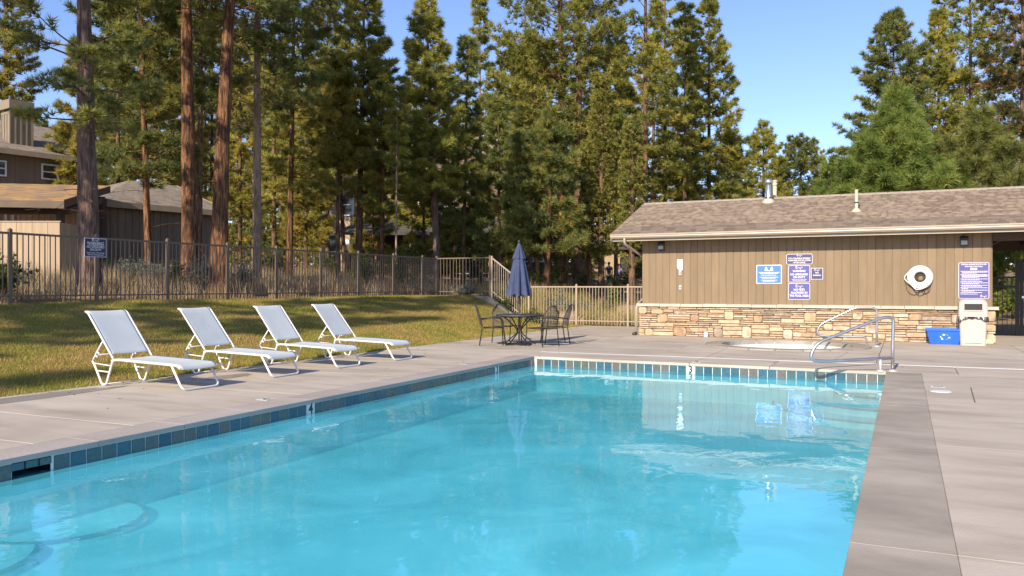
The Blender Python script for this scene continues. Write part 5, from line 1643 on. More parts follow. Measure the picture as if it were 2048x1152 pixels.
        tip = (P[-1] - P[-2]); tip /= np.linalg.norm(tip)
        dr += [up, up, tip[None]]
        tb_ = rg.uniform(0, 1) * .38
        tone += [np.clip(tb_ + rg.uniform(0, .45, m), 0, 1), np.clip(tb_ + rg.uniform(0, .45, m), 0, 1), np.array([tb_ + .2])]
    top = axis(H)
    pos.append(np.array([top, top - [0, 0, .25]])); dr.append(np.array([[0, 0, 1.], [0, 0, 1.]])); tone.append(np.array([.5, .5]))
    for i in range(dead):                                            # bare dead limbs below the crown
        h = cb * rg.uniform(.45, 1.0); a = rg.uniform(0, 6.28); L = rg.uniform(.4, 1.4) * min(1.2, Rm)
        d = np.array([math.cos(a), math.sin(a), rg.uniform(-.2, .5)])
        T = np.linspace(0, 1, 5)
        P = axis(h) + d * (L * T)[:, None] + np.array([0, 0, 1.]) * (-.25 * L * T ** 2)[:, None]
        limb(P, .014, .004)
        for q in (2, 3):
            e = rg.normal(0, 1, 3); e /= np.linalg.norm(e)
            limb(np.array([P[q], P[q] + e * L * .3]), .006, .003)
    pos, dr, tone = np.concatenate(pos), np.concatenate(dr), np.concatenate(tone)
    V = needles(rg, pos, dr, K, nl, wd)
    crown = np_mesh('crown', V, np.arange(len(V)).reshape(-1, 3), fol, np.repeat(tone, K * 3))
    bv, bf = np.array(bv), np.array(bf)
    tri = np.concatenate([bf[:, [0, 1, 2]], bf[:, [0, 2, 3]], np.arange(sum(len(t) for t in twv)).reshape(-1, 3) + len(bv)])
    limbs = np_mesh('branches', np.concatenate([bv] + twv), tri, bk)
    return trunk, limbs, crown
NTRI = [0]
def plant_tree(meshes, x, y, label, group=None, name='pine_tree', rz_=0.0, sc=(1, 1, 1), cat='tree', wide=1.0):
    t = thing(name, label, cat, (x, y, float(ground_h(x, y)) - .05), rz_, group, keep_world=False)
    t.scale = sc
    for nm, me in zip(('trunk', 'branches', 'crown'), meshes):
        q_ = link(nm, me, t)
        if nm == 'branches':
            q_['kind'] = 'stuff'
    NTRI[0] += len(meshes[2].polygons)
    return t
def pine(u, z, dv_top, td, vt, vcb, hw, fol, bk, label, nb=60, tw=7, prof=prof_cone, rise=(-.15, .55), seed=None, group=None, hero=False, dead=3, sparse_low=0, dens=1.0, name='pine_tree', curve=0.0, K=None, nls=1.0):
    x, y = at(u, z)
    gz = float(ground_h(x, y)) - .05
    H = hz(vt, z) - gz; cb = max(.3, hz(vcb, z) - gz); Rm = hw * z / F
    lat = dv_top * z / F                                             # how far the top stands to the right of the foot
    # only the lean up to the top of the frame is known: carry it on
    lean = (lat * CS, lat * SN)
    zz = min(max(z, 20), 90)
    nl = (.18 + .0030 * zz) * nls; wd = (.011 + .00075 * zz) / nls ** .5
    K = K or int(np.interp(zz, [20, 35, 50, 90], [22, 17, 13, 9]))
    tw_ = tw * dens * float(np.interp(zz, [20, 50, 90], [1.35, 1.0, .6]))
    ms = pine_meshes(seed or int(u * 7 + z), H, cb, Rm * 1.12, prof, int(nb * 1.2), tw_, nl, wd, K, rise, lean, td / 2, fol, bk, 22 if hero else 9, 60 if hero else 14, dead, sparse_low, curve)
    return plant_tree(ms, x, y, label, group, name)
# --- the trunks standing close behind the lawn fence
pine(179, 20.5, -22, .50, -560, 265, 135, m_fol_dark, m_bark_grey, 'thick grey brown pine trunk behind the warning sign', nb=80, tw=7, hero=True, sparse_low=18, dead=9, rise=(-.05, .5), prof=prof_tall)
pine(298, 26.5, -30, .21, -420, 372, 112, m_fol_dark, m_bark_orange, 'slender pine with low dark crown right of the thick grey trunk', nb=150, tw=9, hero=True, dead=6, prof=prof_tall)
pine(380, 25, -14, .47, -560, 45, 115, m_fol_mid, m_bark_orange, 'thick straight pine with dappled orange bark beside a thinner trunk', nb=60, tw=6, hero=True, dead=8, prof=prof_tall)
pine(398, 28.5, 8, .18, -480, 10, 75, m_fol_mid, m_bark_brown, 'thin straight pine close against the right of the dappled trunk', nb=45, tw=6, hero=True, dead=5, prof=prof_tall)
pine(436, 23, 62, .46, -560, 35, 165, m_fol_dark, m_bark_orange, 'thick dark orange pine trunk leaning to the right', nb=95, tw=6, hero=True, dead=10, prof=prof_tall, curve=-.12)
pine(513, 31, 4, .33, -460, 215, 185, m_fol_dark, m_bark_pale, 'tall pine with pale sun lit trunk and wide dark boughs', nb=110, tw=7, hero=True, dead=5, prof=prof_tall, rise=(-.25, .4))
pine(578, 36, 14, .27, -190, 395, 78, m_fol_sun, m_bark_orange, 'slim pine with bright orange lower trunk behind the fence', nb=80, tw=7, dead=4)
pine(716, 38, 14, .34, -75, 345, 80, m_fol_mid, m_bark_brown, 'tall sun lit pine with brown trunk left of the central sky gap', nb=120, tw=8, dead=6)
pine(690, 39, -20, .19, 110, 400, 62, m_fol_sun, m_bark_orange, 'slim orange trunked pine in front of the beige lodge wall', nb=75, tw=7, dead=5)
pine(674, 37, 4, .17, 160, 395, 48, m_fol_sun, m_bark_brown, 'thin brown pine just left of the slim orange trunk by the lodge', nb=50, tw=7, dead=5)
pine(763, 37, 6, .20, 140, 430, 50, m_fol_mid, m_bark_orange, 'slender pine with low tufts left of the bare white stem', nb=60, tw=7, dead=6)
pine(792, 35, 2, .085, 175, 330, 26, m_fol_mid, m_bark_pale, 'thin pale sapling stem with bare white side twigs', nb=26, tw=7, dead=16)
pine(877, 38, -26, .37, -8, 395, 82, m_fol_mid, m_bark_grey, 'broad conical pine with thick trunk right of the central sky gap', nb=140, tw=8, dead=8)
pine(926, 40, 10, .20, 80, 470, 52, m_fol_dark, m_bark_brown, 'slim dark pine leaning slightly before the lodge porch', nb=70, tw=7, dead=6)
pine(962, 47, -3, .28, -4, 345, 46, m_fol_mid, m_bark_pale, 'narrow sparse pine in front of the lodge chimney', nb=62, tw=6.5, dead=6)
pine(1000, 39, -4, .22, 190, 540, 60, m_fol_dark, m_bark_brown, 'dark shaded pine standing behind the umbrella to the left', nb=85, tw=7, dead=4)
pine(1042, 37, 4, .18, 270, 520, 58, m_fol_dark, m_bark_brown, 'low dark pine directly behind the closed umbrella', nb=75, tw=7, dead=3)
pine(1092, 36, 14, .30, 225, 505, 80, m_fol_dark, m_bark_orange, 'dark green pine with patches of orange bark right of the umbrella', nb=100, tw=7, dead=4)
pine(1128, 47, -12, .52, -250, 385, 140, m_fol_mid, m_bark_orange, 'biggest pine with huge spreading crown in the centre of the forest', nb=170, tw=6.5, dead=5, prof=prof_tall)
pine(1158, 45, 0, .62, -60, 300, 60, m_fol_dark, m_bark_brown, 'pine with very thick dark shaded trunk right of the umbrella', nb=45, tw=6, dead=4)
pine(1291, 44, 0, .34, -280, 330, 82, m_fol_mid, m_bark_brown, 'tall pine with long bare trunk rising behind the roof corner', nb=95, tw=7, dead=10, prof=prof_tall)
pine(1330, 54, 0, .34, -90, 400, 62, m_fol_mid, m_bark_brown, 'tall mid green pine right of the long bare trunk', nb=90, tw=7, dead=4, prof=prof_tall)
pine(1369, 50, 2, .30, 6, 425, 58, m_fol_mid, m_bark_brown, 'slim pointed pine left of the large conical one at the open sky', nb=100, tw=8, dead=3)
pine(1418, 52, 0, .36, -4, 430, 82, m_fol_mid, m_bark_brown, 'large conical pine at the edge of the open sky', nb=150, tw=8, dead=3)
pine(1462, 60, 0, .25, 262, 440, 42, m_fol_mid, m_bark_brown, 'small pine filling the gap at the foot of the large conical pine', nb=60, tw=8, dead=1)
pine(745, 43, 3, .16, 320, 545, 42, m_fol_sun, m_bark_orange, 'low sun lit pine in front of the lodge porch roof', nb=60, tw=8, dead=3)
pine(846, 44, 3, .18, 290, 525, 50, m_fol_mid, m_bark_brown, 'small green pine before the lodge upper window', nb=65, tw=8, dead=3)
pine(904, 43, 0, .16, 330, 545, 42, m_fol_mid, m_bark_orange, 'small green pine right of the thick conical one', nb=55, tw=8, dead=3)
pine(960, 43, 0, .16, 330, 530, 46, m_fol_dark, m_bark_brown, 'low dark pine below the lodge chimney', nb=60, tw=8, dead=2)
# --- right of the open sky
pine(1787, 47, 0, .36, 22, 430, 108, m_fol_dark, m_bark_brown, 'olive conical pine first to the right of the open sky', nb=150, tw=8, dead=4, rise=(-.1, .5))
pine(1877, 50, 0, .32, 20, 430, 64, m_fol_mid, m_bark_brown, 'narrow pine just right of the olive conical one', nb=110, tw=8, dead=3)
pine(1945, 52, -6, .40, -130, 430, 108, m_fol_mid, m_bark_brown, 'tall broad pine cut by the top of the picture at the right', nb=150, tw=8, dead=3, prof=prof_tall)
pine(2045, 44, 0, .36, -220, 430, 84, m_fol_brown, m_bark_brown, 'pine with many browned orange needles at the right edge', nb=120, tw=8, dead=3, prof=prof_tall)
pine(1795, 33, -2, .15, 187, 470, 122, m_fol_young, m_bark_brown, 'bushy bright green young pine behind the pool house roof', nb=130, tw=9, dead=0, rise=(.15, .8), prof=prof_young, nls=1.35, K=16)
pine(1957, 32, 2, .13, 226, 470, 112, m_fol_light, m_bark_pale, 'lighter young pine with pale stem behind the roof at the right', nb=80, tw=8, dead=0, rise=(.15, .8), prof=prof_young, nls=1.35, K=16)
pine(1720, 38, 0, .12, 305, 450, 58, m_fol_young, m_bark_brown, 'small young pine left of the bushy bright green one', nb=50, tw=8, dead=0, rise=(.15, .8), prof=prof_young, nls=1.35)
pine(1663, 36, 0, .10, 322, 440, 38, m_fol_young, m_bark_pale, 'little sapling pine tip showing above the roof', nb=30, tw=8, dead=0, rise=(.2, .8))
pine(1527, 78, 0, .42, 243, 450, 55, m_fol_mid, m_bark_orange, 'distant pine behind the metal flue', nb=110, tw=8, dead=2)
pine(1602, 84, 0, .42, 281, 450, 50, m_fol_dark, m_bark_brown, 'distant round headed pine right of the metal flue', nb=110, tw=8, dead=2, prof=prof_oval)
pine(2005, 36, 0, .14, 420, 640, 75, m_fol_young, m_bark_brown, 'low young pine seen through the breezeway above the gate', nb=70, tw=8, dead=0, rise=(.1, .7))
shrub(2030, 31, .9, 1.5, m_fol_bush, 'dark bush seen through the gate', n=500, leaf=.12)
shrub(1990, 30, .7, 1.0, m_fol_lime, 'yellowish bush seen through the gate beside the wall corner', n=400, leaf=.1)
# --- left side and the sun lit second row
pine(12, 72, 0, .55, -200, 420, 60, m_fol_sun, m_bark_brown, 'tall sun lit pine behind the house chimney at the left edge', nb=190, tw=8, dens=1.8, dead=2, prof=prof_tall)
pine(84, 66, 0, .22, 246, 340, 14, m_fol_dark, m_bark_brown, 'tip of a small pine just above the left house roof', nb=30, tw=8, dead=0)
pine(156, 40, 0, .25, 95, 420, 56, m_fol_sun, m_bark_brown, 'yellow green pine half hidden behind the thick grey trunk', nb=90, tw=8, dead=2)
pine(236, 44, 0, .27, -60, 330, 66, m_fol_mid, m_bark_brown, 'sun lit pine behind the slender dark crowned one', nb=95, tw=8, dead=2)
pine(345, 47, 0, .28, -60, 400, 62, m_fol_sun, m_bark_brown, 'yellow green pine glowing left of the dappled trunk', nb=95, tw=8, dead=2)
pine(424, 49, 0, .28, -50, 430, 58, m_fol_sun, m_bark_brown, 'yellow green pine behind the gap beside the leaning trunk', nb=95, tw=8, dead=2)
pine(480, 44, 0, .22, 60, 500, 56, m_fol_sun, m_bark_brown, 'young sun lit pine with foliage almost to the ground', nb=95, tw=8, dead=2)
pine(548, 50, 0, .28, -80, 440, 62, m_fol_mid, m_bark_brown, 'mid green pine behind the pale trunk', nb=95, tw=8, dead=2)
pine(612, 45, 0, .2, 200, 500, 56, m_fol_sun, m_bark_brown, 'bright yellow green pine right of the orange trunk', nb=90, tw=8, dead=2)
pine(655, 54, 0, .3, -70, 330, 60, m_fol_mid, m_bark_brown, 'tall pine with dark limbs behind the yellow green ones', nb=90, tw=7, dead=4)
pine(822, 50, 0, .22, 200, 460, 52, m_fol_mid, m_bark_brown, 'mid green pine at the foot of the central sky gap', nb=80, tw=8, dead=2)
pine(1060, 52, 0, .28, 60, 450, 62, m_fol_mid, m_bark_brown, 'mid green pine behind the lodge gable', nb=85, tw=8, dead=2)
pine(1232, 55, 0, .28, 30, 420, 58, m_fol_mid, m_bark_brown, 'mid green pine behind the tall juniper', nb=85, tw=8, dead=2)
# --- junipers: short dense upward sprays
def juniper(u, z, vt, vcb, hw, label, nb=170):
    x, y = at(u, z)
    gz = float(ground_h(x, y)) - .05
    H = hz(vt, z) - gz; cb = max(.2, hz(vcb, z) - gz); Rm = hw * z / F
    ms = pine_meshes(int(u), H, cb, Rm, prof_col, nb, 11, .13, .045, 13, (.5, 1.6), (0, 0), .16, m_fol_jun, m_bark_brown, 9, 12, 2)
    plant_tree(ms, x, y, label, None, 'juniper_tree')
juniper(1203, 38, 160, 530, 46, 'tall yellow green juniper left of the pool house roof')
juniper(1264, 36, 262, 535, 34, 'shorter juniper in front of the long bare trunk', 120)
juniper(1178, 39, 320, 535, 32, 'small juniper at the left foot of the tall one', 90)
# --- the farther wood: copies of a few pines
var = []
for k, (fol, bk) in enumerate(((m_fol_mid, m_bark_brown), (m_fol_dark, m_bark_brown), (m_fol_sun, m_bark_orange), (m_fol_mid, m_bark_grey), (m_fol_sun, m_bark_brown))):
    var.append(pine_meshes(900 + k, 20, 1.6 if k != 3 else 6, 3.4, prof_cone if k % 2 else prof_tall, 130, 5.0, .42, .08, 9, (-.15, .5), (0, 0), .24, fol, bk, 9, 12, 3))
rs2 = random.Random(77)
def far_tree(u, z, vt, k, lab, grp):
    x, y = at(u, z)
    gz = float(ground_h(x, y)) - .05
    s = (hz(vt, z) - gz) / 20
    plant_tree(var[k], x, y, lab, grp, rz_=rs2.uniform(0, 6.28), sc=(s * .85 + .1, s * .85 + .1, s))
FARL = 'pine deep in the wood behind the lodge'
for i, u in enumerate(range(100, 1335, 46)):
    vt = rs2.uniform(20, 170)
    if 735 < u < 850: vt = rs2.uniform(165, 215)
    if 880 < u < 1010: vt = rs2.uniform(150, 215)
    if u < 150: vt = 255
    far_tree(u + rs2.uniform(-14, 14), rs2.uniform(72, 96), vt, rs2.randrange(5), FARL, 'pines deep in the wood')
for i, u in enumerate(range(330, 1330, 62)):
    far_tree(u + rs2.uniform(-20, 20), rs2.uniform(100, 125), rs2.uniform(230, 300), rs2.randrange(5), FARL, 'pines deep in the wood')
low = [pine_meshes(950 + k, 8, .25, 2.1, prof_cone, 90, 6.0, .34, .06, 9, (0, .5), (0, 0), .1, fol, m_bark_brown, 7, 8, 0) for k, fol in enumerate((m_fol_mid, m_fol_sun, m_fol_dark))]
UL = ['bushy young pine in the understorey between the trunks']
for i, u in enumerate(list(range(425, 665, 21)) + list(range(1020, 1165, 24)) + [1268, 1282, 700, 730, 1010]):
    z = rs2.uniform(62, 70) if u < 680 else rs2.uniform(69, 74)
    x, y = at(u + rs2.uniform(-6, 6), z)
    sc_ = (hz(rs2.uniform(395, 470), z) - float(ground_h(x, y))) / 8
    plant_tree(low[rs2.randrange(3)], x, y, UL[0], 'young pines in the understorey', rz_=rs2.uniform(0, 6), sc=(sc_ * 1.1, sc_ * 1.1, sc_))
for u, vt in ((1450, 300), (1490, 318), (1555, 345), (1640, 350), (1700, 345)):
    far_tree(u, 92 + rs2.uniform(0, 10), vt, rs2.randrange(2), 'low distant pine showing above the pool house ridge', 'distant pines above the pool house ridge')
# pines beside and behind the camera on the left, whose shade falls across lawn, fence and trunks
for i, (x, y, h, k) in enumerate(((-13.6, -8, 17, 3), (-15.5, -10, 24, 3), (-11.8, -26, 20, 3), (-18.75, 2.5, 21, 3))):
    s = h / 20
    plant_tree(var[k], x, y, 'tall pine on the near left beyond the picture', 'pines on the near left beyond the picture', rz_=i * 1.3, sc=(s * .44, s * .44, s))

# =================================================================== LEFT HOUSES
HA = YAW * -1 + 0                                                    # helper angles
AZ = R(90 - 9.5)                                                     # wall direction of the left house
a2 = Vector((math.cos(AZ), math.sin(AZ)))
def on_line(u, v, P0):
    dx, dy = at(u, 1.0)
    # P0 + s*a2 = z*(dx,dy)
    det = a2.x * (-dy) + a2.y * dx
    s = (-P0[0] * (-dy) + -P0[1] * dx) / det
    z = (P0[0] + s * a2.x) * (-SN) + (P0[1] + s * a2.y) * CS
    return s, hz(v, z)
def frame(name, lab, P0, cat='building'):
    return thing(name, lab, cat, (P0[0], P0[1], 0), AZ, keep_world=False)
def boards(parent, x0, x1, y, z0, z1, step, m, bat=.045, t=.02):
    me = MB().box(0, step - .012, -.012, .02, 0, 1).mesh('board', m)
    mb2 = MB().box(-bat / 2, bat / 2, -.032, -.0125, 0, 1).mesh('batten', m)
    x = x0
    while x < x1 - .01:
        w = min(step, x1 - x)
        link('board', me, parent, (x, y, z0), scale=((w) / step, 1, z1 - z0))
        link('batten', mb2, parent, (x, y, z0 + .002), scale=(1, 1, z1 - z0 - .004))
        x += step
def window(parent, x0, x1, z0, z1, y, m_frame=None, bars=1, name='window'):
    m_frame = m_frame or m_white
    w = link(name, MB().box(0, x1 - x0, 0, .02, 0, z1 - z0).mesh('pane_backing', m_black), parent, (x0, y, z0))
    W_, H_ = x1 - x0, z1 - z0
    b = MB(); f_ = .07
    b.box(-f_, W_ + f_, -.05, -.004, -f_, 0); b.box(-f_, W_ + f_, -.05, -.004, H_, H_ + f_); b.box(-f_, 0, -.05, -.004, 0, H_); b.box(W_, W_ + f_, -.05, -.004, 0, H_)
    for k in range(1, bars + 1):
        b.box(0, W_, -.045, -.006, H_ * k / (bars + 1) - .025, H_ * k / (bars + 1) + .025)
    link('frame', b.mesh('frame', m_frame), w)
    link('pane', MB().box(0, W_, -.012, -.004, 0, H_).mesh('pane', m_window), w)
    return w
# garage
P0 = at(207, 30.5)
L_, ez = on_line(424, 430, P0)
_, ez = on_line(207, 411, P0)
gz0 = 1.7
ga = frame('garage', 'low brown boarded garage with shingle roof behind the trunks', P0)
link('wall', MB().box(.05, L_ - .05, .05, 6, gz0, ez + .1).mesh('wall', m_lh_wall), ga)
boards(ga, 0, L_, .03, 2.0, ez + .02, .29, m_lh_wall)
link('foundation', MB().box(-.02, L_ + .02, -.02, .04, gz0 - .4, 2.0).mesh('foundation', m_wallconc), ga)
OV = .45
rise = .36
b = MB()
zr = ez + .12
RG = zr + rise * 3.75
HP = 2.9                                                             # the near end is hipped
b.add([(-.5, -OV, zr), (L_ + .5, -OV, zr), (L_ + .5, 3.3, RG), (HP, 3.3, RG), (-.5, 7, zr), (L_ + .5, 7, zr),
       (-.5, -OV, zr - .12), (L_ + .5, -OV, zr - .12), (L_ + .5, 3.3, RG - .12), (-.5, 7, zr - .12), (L_ + .5, 7, zr - .12)],
      [(0, 1, 2, 3), (3, 2, 5, 4), (0, 3, 4), (0, 6, 7, 1), (1, 7, 8, 2), (2, 8, 10, 5), (4, 9, 6, 0), (6, 9, 10, 8, 7)])
link('roof', b.mesh('roof', m_lh_roof), ga)
link('fascia', MB().box(-.5, L_ + .5, -OV - .03, -OV, zr - .2, zr + .02).mesh('fascia', m_lh_trim), ga)
b = MB()
for s_, q in ((-1, -OV), (1, 7.0)):
    p_, q_ = Vector((L_ + .52, q, zr - .06)), Vector((L_ + .52, 3.3, zr + rise * 3.75 - .06))
    b.prism([p_ - Vector((0, 0, .09)), q_ - Vector((0, 0, .09)), q_ + Vector((0, 0, .08)), p_ + Vector((0, 0, .08))], (.03, 0, 0))
link('rake_board', b.mesh('rake_board', m_lh_trim), ga)
link('gable_wall', MB().prism([(L_ - .02, .05, ez), (L_ - .02, 3.3, zr + rise * 3.75 - .15), (L_ - .02, 6.5, ez)], (-.05, 0, 0)).mesh('gable_wall', m_lh_wall), ga)
# two storey house behind
P0 = at(40, 38)
lh = frame('two_storey_house', 'brown two storey house with boarded chimney at the left edge', P0)
s0, e0_ = on_line(0, 305, P0); s1, e1_ = on_line(121, 320.6, P0)
ez = (e0_ + e1_) / 2
x0h, x1h = -9, on_line(150, 330, P0)[0] + .9
link('wall', MB().box(x0h, x1h - .05, .05, 7.5, 1.0, ez + .05).mesh('wall', m_lh_wall), lh)
boards(lh, on_line(-60, 0, P0)[0], x1h, .03, 3.0, ez, .30, m_lh_wall)
zr = ez + .14
b = MB()
RD = 4.3
b.prism([(x0h, -.5, zr), (x0h, RD, zr + .44 * (RD + .5)), (x0h, 2 * RD + .5, zr), (x0h, 2 * RD + .5, zr - .14), (x0h, RD, zr + .44 * (RD + .5) - .14), (x0h, -.5, zr - .14)], (x1h + .6 - x0h, 0, 0))
link('roof', b.mesh('roof', m_lh_roof), lh)
link('fascia', MB().box(x0h, x1h + .6, -.54, -.50, zr - .22, zr + .02).mesh('fascia', m_lh_trim), lh)
for (ua, ub, va, vb) in ((-22, 9, 321, 350), (85, 113, 330, 358.5)):
    xa, za = on_line(ua, va, P0); xb, zb = on_line(ub, vb, P0)
    window(lh, xa, xb, zb, za, -.02)
# chimney on the roof (its base sits 1.2 m up the slope)
dxy = .45
nx_, ny_ = -math.sin(AZ), math.cos(AZ)
PC = (P0[0] + nx_ * dxy, P0[1] + ny_ * dxy)
xa, zt = on_line(20, 212, PC); xb, zb_ = on_line(65, 300, PC)
ctop = hz(207, 39)
chm = link('chimney', MB().box(xa, xb, dxy, dxy + .85, zr - .1, ctop - .55).mesh('chimney', m_chim), lh)
b = MB(); b.box(xa - .06, xb + .06, dxy - .06, dxy + .91, ctop - .42, ctop); link('chimney_cap', b.mesh('chimney_cap', m_chim), chm)
b = MB(); b.box(xa - .02, xb + .02, dxy - .02, dxy + .87, ctop - .66, ctop - .55)
b.box(xa + .12, xb - .12, dxy + .12, dxy + .7, ctop - .55, ctop - .42); link('chimney_trim', b.mesh('chimney_trim', m_chim), chm)
b = MB()
for k in range(5):
    xx = xa + (xb - xa) * k / 4
    b.box(xx - .035, xx + .035, dxy - .03, dxy - .001, zr + .2, ctop - .66)
for k in range(4):
    yy = dxy + .04 + .77 * k / 3
    b.box(xa - .03, xa - .001, yy - .035, yy + .035, zr + .2, ctop - .66)
link('chimney_battens', b.mesh('chimney_battens', m_chim), chm)
# carport: low shed roof with needle litter, beam and posts
cpt = thing('carport', 'carport with needle littered roof and deep brown fascia at the left', 'carport', (*at(60, 26), 0))
def P3(u, v, z):
    x, y = at(u, z)
    return Vector((x, y, hz(v, z)))
fl_, fr2, rr2, rl_ = P3(-110, 395.5, 24.6), P3(128, 399.5, 25), P3(221, 371.5, 30), P3(-110, 364, 29.6)
dz = Vector((0, 0, -.22))
def hexa(p, d, m, name, parent):
    b = MB()
    b.add([q + d for q in p] + list(p), [(3, 2, 1, 0), (4, 5, 6, 7)] + [(i, (i + 1) % 4, 4 + (i + 1) % 4, 4 + i) for i in range(4)])
    return b.build(name, m, parent)
hexa([fl_, fr2, rr2, rl_], Vector((0, 0, -.04)), m_duff_roof, 'roof', cpt)
g_ = .03
hexa([p - Vector((0, 0, .044)) for p in (fl_, fr2, rr2, rl_)], Vector((0, 0, -.21)), m_lh_fascia, 'fascia', cpt)
b = MB(); b.bar(P3(-110, 419.5, 25.6), P3(134, 421, 26.0), .2, .24); b.build('beam', m_beam, cpt)
b = MB(); b.bar(P3(134, 421, 26.0) + Vector((0, 0, -.02)), P3(205, 399, 30), .18, .22); b.build('side_beam', m_lh_fascia, cpt)
for uu in (121, 206, -40):
    z_ = 26.0 if uu < 200 else 29.8
    p_ = P3(uu, 430 if uu < 200 else 405, z_)
    b = MB(); b.box(p_.x - .09, p_.x + .09, p_.y - .09, p_.y + .09, 1.4, p_.z + .12); b.build('post', m_beam, cpt)
# tan boarded wall behind the carport
PW = at(40, 28.6)
cw = thing('boarded_wall', 'tan boarded wall lit by the sun under the carport roof', 'wall', (*PW, 0), YAW, keep_world=False)
sc_ = 28.6 / F
xw = (170 - 40) * sc_
link('backing', MB().box(0, xw, .02, .12, 1.2, hz(404, 28.6)).mesh('backing', m_lh_tan), cw)
boards(cw, 0, xw, 0, 1.3, hz(405, 28.6), .21, m_lh_tan, bat=.03)
# board privacy fence in front
PF = at(-60, 24.4)
pf = thing('board_fence', 'tall tan board fence bright with sun at the left', 'fence', (*PF, 0), YAW, keep_world=False)
sc_ = 24.4 / F
xr = (120 + 60) * sc_
zt, zb = hz(443.5, 24.4), hz(556, 24.4)
me_b = MB().box(.006, .455, -.012, .012, 0, 1).mesh('board', m_lh_tan)
x_ = 0
while x_ < xr - .05:
    w_ = min(.46, xr - x_)
    link('board', me_b, pf, (x_, 0, zb - .05), scale=(w_ / .46, 1, zt - zb + .03)); x_ += .46
link('cap_rail', MB().box(-.02, xr + .03, -.03, .03, zt - .015, zt + .025).mesh('cap_rail', m_lh_trim), pf)
link('foundation', MB().box(0, xr, -.05, .05, zb - .5, zb).mesh('foundation', m_wallconc), pf)
me_b = MB().box(-.012, .012, .006, .26, 0, 1).mesh('board', m_lh_tan)
for k in range(7):
    link('board', me_b, pf, (xr - .002, .013 + k * .27, zb - .05), scale=(1, 1, zt - zb + .028 - k * .01))

# =================================================================== LODGE IN THE WOOD
LZ, LU = 56.0, 880
ls = LZ / F
lo = thing('lodge', 'large dark lodge with porch roof half hidden by the pines', 'building', (*at(LU, LZ), 0), YAW, keep_world=False)
def lx_(u): return (u - LU) * ls
def lz_(v): return hz(v, LZ)
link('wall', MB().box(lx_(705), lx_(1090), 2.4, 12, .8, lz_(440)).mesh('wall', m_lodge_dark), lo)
link('side_wall', MB().box(lx_(640), lx_(704), .6, 10, .8, lz_(350)).mesh('side_wall', m_lh_tan), lo)
link('upper_wall', MB().box(lx_(706), lx_(1070), 2.0, 12, lz_(441), lz_(345)).mesh('upper_wall', m_lh_wall), lo)
link('porch_roof', MB().add([(lx_(676), -1.2, lz_(467)), (lx_(1108), -1.2, lz_(467)), (lx_(1074), 2.2, lz_(430)), (lx_(722), 2.2, lz_(430)),
                             (lx_(676), -1.2, lz_(472)), (lx_(1108), -1.2, lz_(472)), (lx_(1074), 2.2, lz_(436)), (lx_(722), 2.2, lz_(436))],
                            [(0, 1, 2, 3), (7, 6, 5, 4), (0, 4, 5, 1), (1, 5, 6, 2), (2, 6, 7, 3), (3, 7, 4, 0)]).mesh('porch_roof', m_lodge_roof), lo)
b = MB()
pk = (lx_(905), lz_(262))
b.prism([(lx_(690), 1.2, lz_(392)), (pk[0], 1.2, pk[1]), (lx_(1090), 1.2, lz_(392)), (lx_(1090), 1.2, lz_(399)), (pk[0], 1.2, lz_(271)), (lx_(690), 1.2, lz_(399))], (0, 12, 0))
link('main_roof', b.mesh('main_roof', m_lodge_roof), lo)
link('gable', MB().prism([(lx_(712), 1.95, lz_(390)), (pk[0], 1.95, lz_(274)), (lx_(1070), 1.95, lz_(390))], (0, .05, 0)).mesh('gable', m_lh_wall), lo)
ch_ = link('chimney', MB().box(lx_(938), lx_(984), 3.5, 5.2, lz_(360), lz_(262)).mesh('chimney', m_lh_tan), lo)
link('chimney_cap', MB().box(lx_(934), lx_(988), 3.35, 5.35, lz_(262), lz_(254)).mesh('chimney_cap', m_lh_tan), ch_)
for (ua, ub, va, vb, y_) in ((683, 703, 388, 428, .56), (832, 864, 394, 422, 1.9), (869, 901, 394, 422, 1.9), (953, 964, 378, 402, 1.9), (1020, 1050, 394, 422, 1.9), (650, 668, 470, 535, .56), (905, 935, 490, 545, 2.36), (958, 975, 490, 545, 2.36), (1050, 1068, 480, 520, 2.36), (1076, 1088, 480, 520, 2.36)):
    window(lo, lx_(ua), lx_(ub), lz_(vb), lz_(va), y_)
d_ = link('door', MB().box(lx_(684), lx_(702), .52, .58, lz_(553), lz_(478)).mesh('door', m_white), lo)
link('pane', MB().box(lx_(687), lx_(699), .50, .515, lz_(545), lz_(500)).mesh('pane', m_window), d_)
pm = MB().box(-.13, .13, -.13, .13, 0, 1).mesh('post', m_post_wood)
for uu in (681, 755, 829, 906, 981, 1016, 1074):
    link('post', pm, lo, (lx_(uu), -.9, lz_(556)), scale=(1, 1, lz_(470) - lz_(556)))
link('porch_deck', MB().box(lx_(600), lx_(1095), -1.2, 2.3, .7, lz_(556)).mesh('porch_deck', m_lodge_dark), lo)
b = MB()
for uu0, uu1 in ((757, 828), (830, 905), (907, 980), (983, 1015), (1018, 1073)):
    for vv_ in (533, 552):
        b.box(lx_(uu0), lx_(uu1), -.95, -.88, lz_(vv_) - .03, lz_(vv_) + .03)
link('railing', b.mesh('railing', m_lodge_dark), lo)
# bench edge of pale timber in front of the beige wall
link('step_edge', MB().box(lx_(596), lx_(640), -1.25, 1, lz_(552), lz_(546)).mesh('step_edge', m_lh_tan), lo)
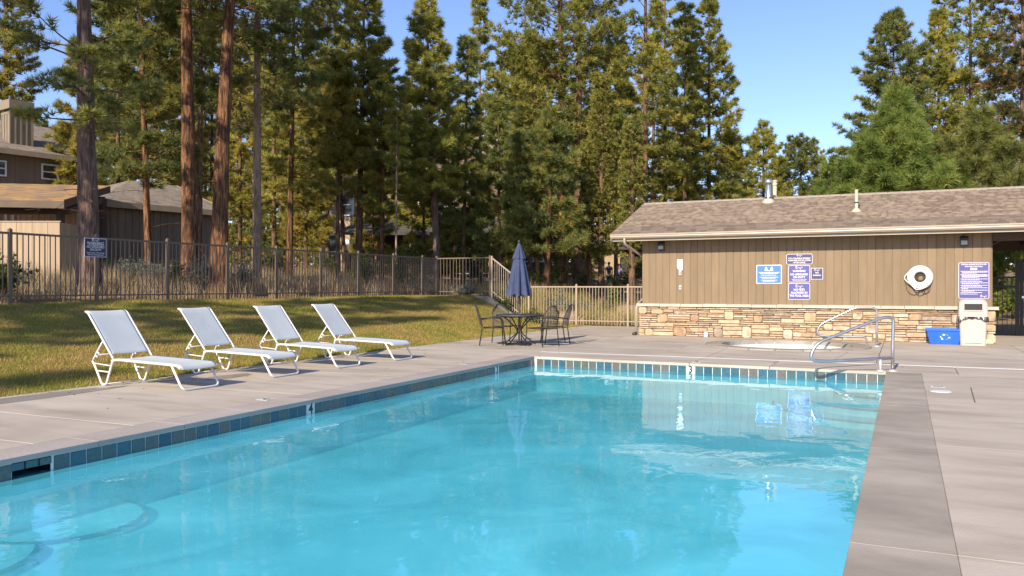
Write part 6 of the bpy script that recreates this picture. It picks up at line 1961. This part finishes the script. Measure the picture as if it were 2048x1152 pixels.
# small building behind the people
sb_ = thing('distant_shed', 'tan distant building with a dark half behind two walking people', 'building', (*at(1205, 72), 0), YAW, keep_world=False)
s_ = 72 / F
link('wall', MB().box((1150 - 1205) * s_, (1240 - 1205) * s_, 0, 5, .8, hz(500, 72)).mesh('wall', m_lh_tan), sb_)
link('dark_wall', MB().box((1240.2 - 1205) * s_, (1310 - 1205) * s_, .3, 5, .8, hz(498, 72)).mesh('dark_wall', m_lodge_dark), sb_)
link('roof', MB().prism([((1140 - 1205) * s_, -.6, hz(500, 72)), ((1140 - 1205) * s_, 2.5, hz(478, 72)), ((1140 - 1205) * s_, 5.6, hz(500, 72))], (180 * s_, 0, 0)).mesh('roof', m_lodge_roof), sb_)

# =================================================================== TWO PEOPLE
def skin_mesh(name, pts, edges, rad, m, parent, sub=2):
    me = bpy.data.meshes.new(name)
    me.from_pydata(pts, edges, [])
    me.materials.append(m)
    o = link(name, me, parent)
    md = o.modifiers.new('Skin', 'SKIN')
    for v_, r_ in zip(me.skin_vertices[0].data, rad):
        v_.radius = (r_, r_) if not isinstance(r_, tuple) else r_
    me.skin_vertices[0].data[0].use_root = True
    sb2 = o.modifiers.new('Subdivision', 'SUBSURF'); sb2.levels = sub; sb2.render_levels = sub
    return o
def person(u, z, lab, shirt, shorts, rot, stride):
    x, y = at(u, z)
    p = thing('person', lab, 'person', (x, y, float(ground_h(x, y))), rot, keep_world=False)
    st = stride
    pts = [(0, 0, .95), (0, 0, 1.12), (0, 0, 1.32), (0, 0, 1.46), (0, 0, 1.53), (.015, 0, 1.60), (.02, 0, 1.70), (.01, 0, 1.77)]
    ed = [(0, 1), (1, 2), (2, 3), (3, 4), (4, 5), (5, 6), (6, 7)]
    rad = [.13, .125, .15, .12, .052, .075, .092, .06]
    for s in (-1, 1):
        b0 = len(pts)
        f = st * s
        pts += [(0, .09 * s, .90), (.12 * f, .10 * s, .50), (.16 * f - .04, .10 * s, .10), (.16 * f - .06, .10 * s, .04), (.16 * f + .12, .11 * s, .03)]
        ed += [(0, b0), (b0, b0 + 1), (b0 + 1, b0 + 2), (b0 + 2, b0 + 3), (b0 + 3, b0 + 4)]
        rad += [.085, .058, .042, .042, .032]
        b1 = len(pts)
        pts += [(0, .19 * s, 1.43), (-.10 * f, .225 * s, 1.15), (-.06 * f + .05, .235 * s, .90), (-.05 * f + .07, .235 * s, .81)]
        ed += [(3, b1), (b1, b1 + 1), (b1 + 1, b1 + 2), (b1 + 2, b1 + 3)]
        rad += [.058, .043, .034, .030]
        for k, (dy, ln) in enumerate(((-.022, .070), (-.007, .082), (.008, .078), (.022, .062))):
            b2 = len(pts)
            pts += [(-.05 * f + .07 + .005 * k, .235 * s + dy, .775), (-.05 * f + .085, .235 * s + dy, .81 - ln)]
            ed += [(b1 + 3, b2), (b2, b2 + 1)]; rad += [.009, .008]
        b2 = len(pts)
        pts += [(-.05 * f + .105, .235 * s - .012 * s, .79)]; ed += [(b1 + 3, b2)]; rad += [.010]
    skin_mesh('body', pts, ed, rad, m_skin, p)
    # clothes follow the body
    T = [(0, 0, .92), (0, 0, 1.12), (0, 0, 1.32), (0, 0, 1.455)]
    te = [(0, 1), (1, 2), (2, 3)]; tr_ = [.165, .155, .178, .125]
    for s in (-1, 1):
        b0 = len(T); f = st * s
        T += [(0, .195 * s, 1.425), (-.06 * f, .22 * s, 1.24)]; te += [(3, b0), (b0, b0 + 1)]; tr_ += [.078, .068]
    skin_mesh('shirt', T, te, tr_, shirt, p)
    T = [(0, 0, .97)]; te = []; tr_ = [.155]
    for s in (-1, 1):
        b0 = len(T); f = st * s
        T += [(0, .09 * s, .87), (.09 * f, .10 * s, .56)]; te += [(0, b0), (b0, b0 + 1)]; tr_ += [.112, .095]
    skin_mesh('shorts', T, te, tr_, shorts, p)
    b = MB(); b.lathe([(0, .105), (.06, .095), (.098, .05), (.104, .0), (.098, -.04)], (-.012, 0, 1.715), 14)
    link('hair', b.mesh('hair', m_hair, True), p)
    for s in (-1, 1):
        f = st * s
        link('shoe', MB().box(.16 * f - .11, .16 * f + .16, .10 * s - .05, .10 * s + .05, 0, .075).mesh('shoe', m_shoe), p)
    return p
person(1218, 58, 'person in dark green shirt walking between the trees', m_shirt_green, m_navy, YAW + R(80), .6)
person(1237, 60, 'person in white and blue shirt and navy shorts walking away', m_shirt_white, m_navy, YAW + R(95), -.5)
for o in bpy.data.objects:
    if '_org' in o:
        del o['_org']
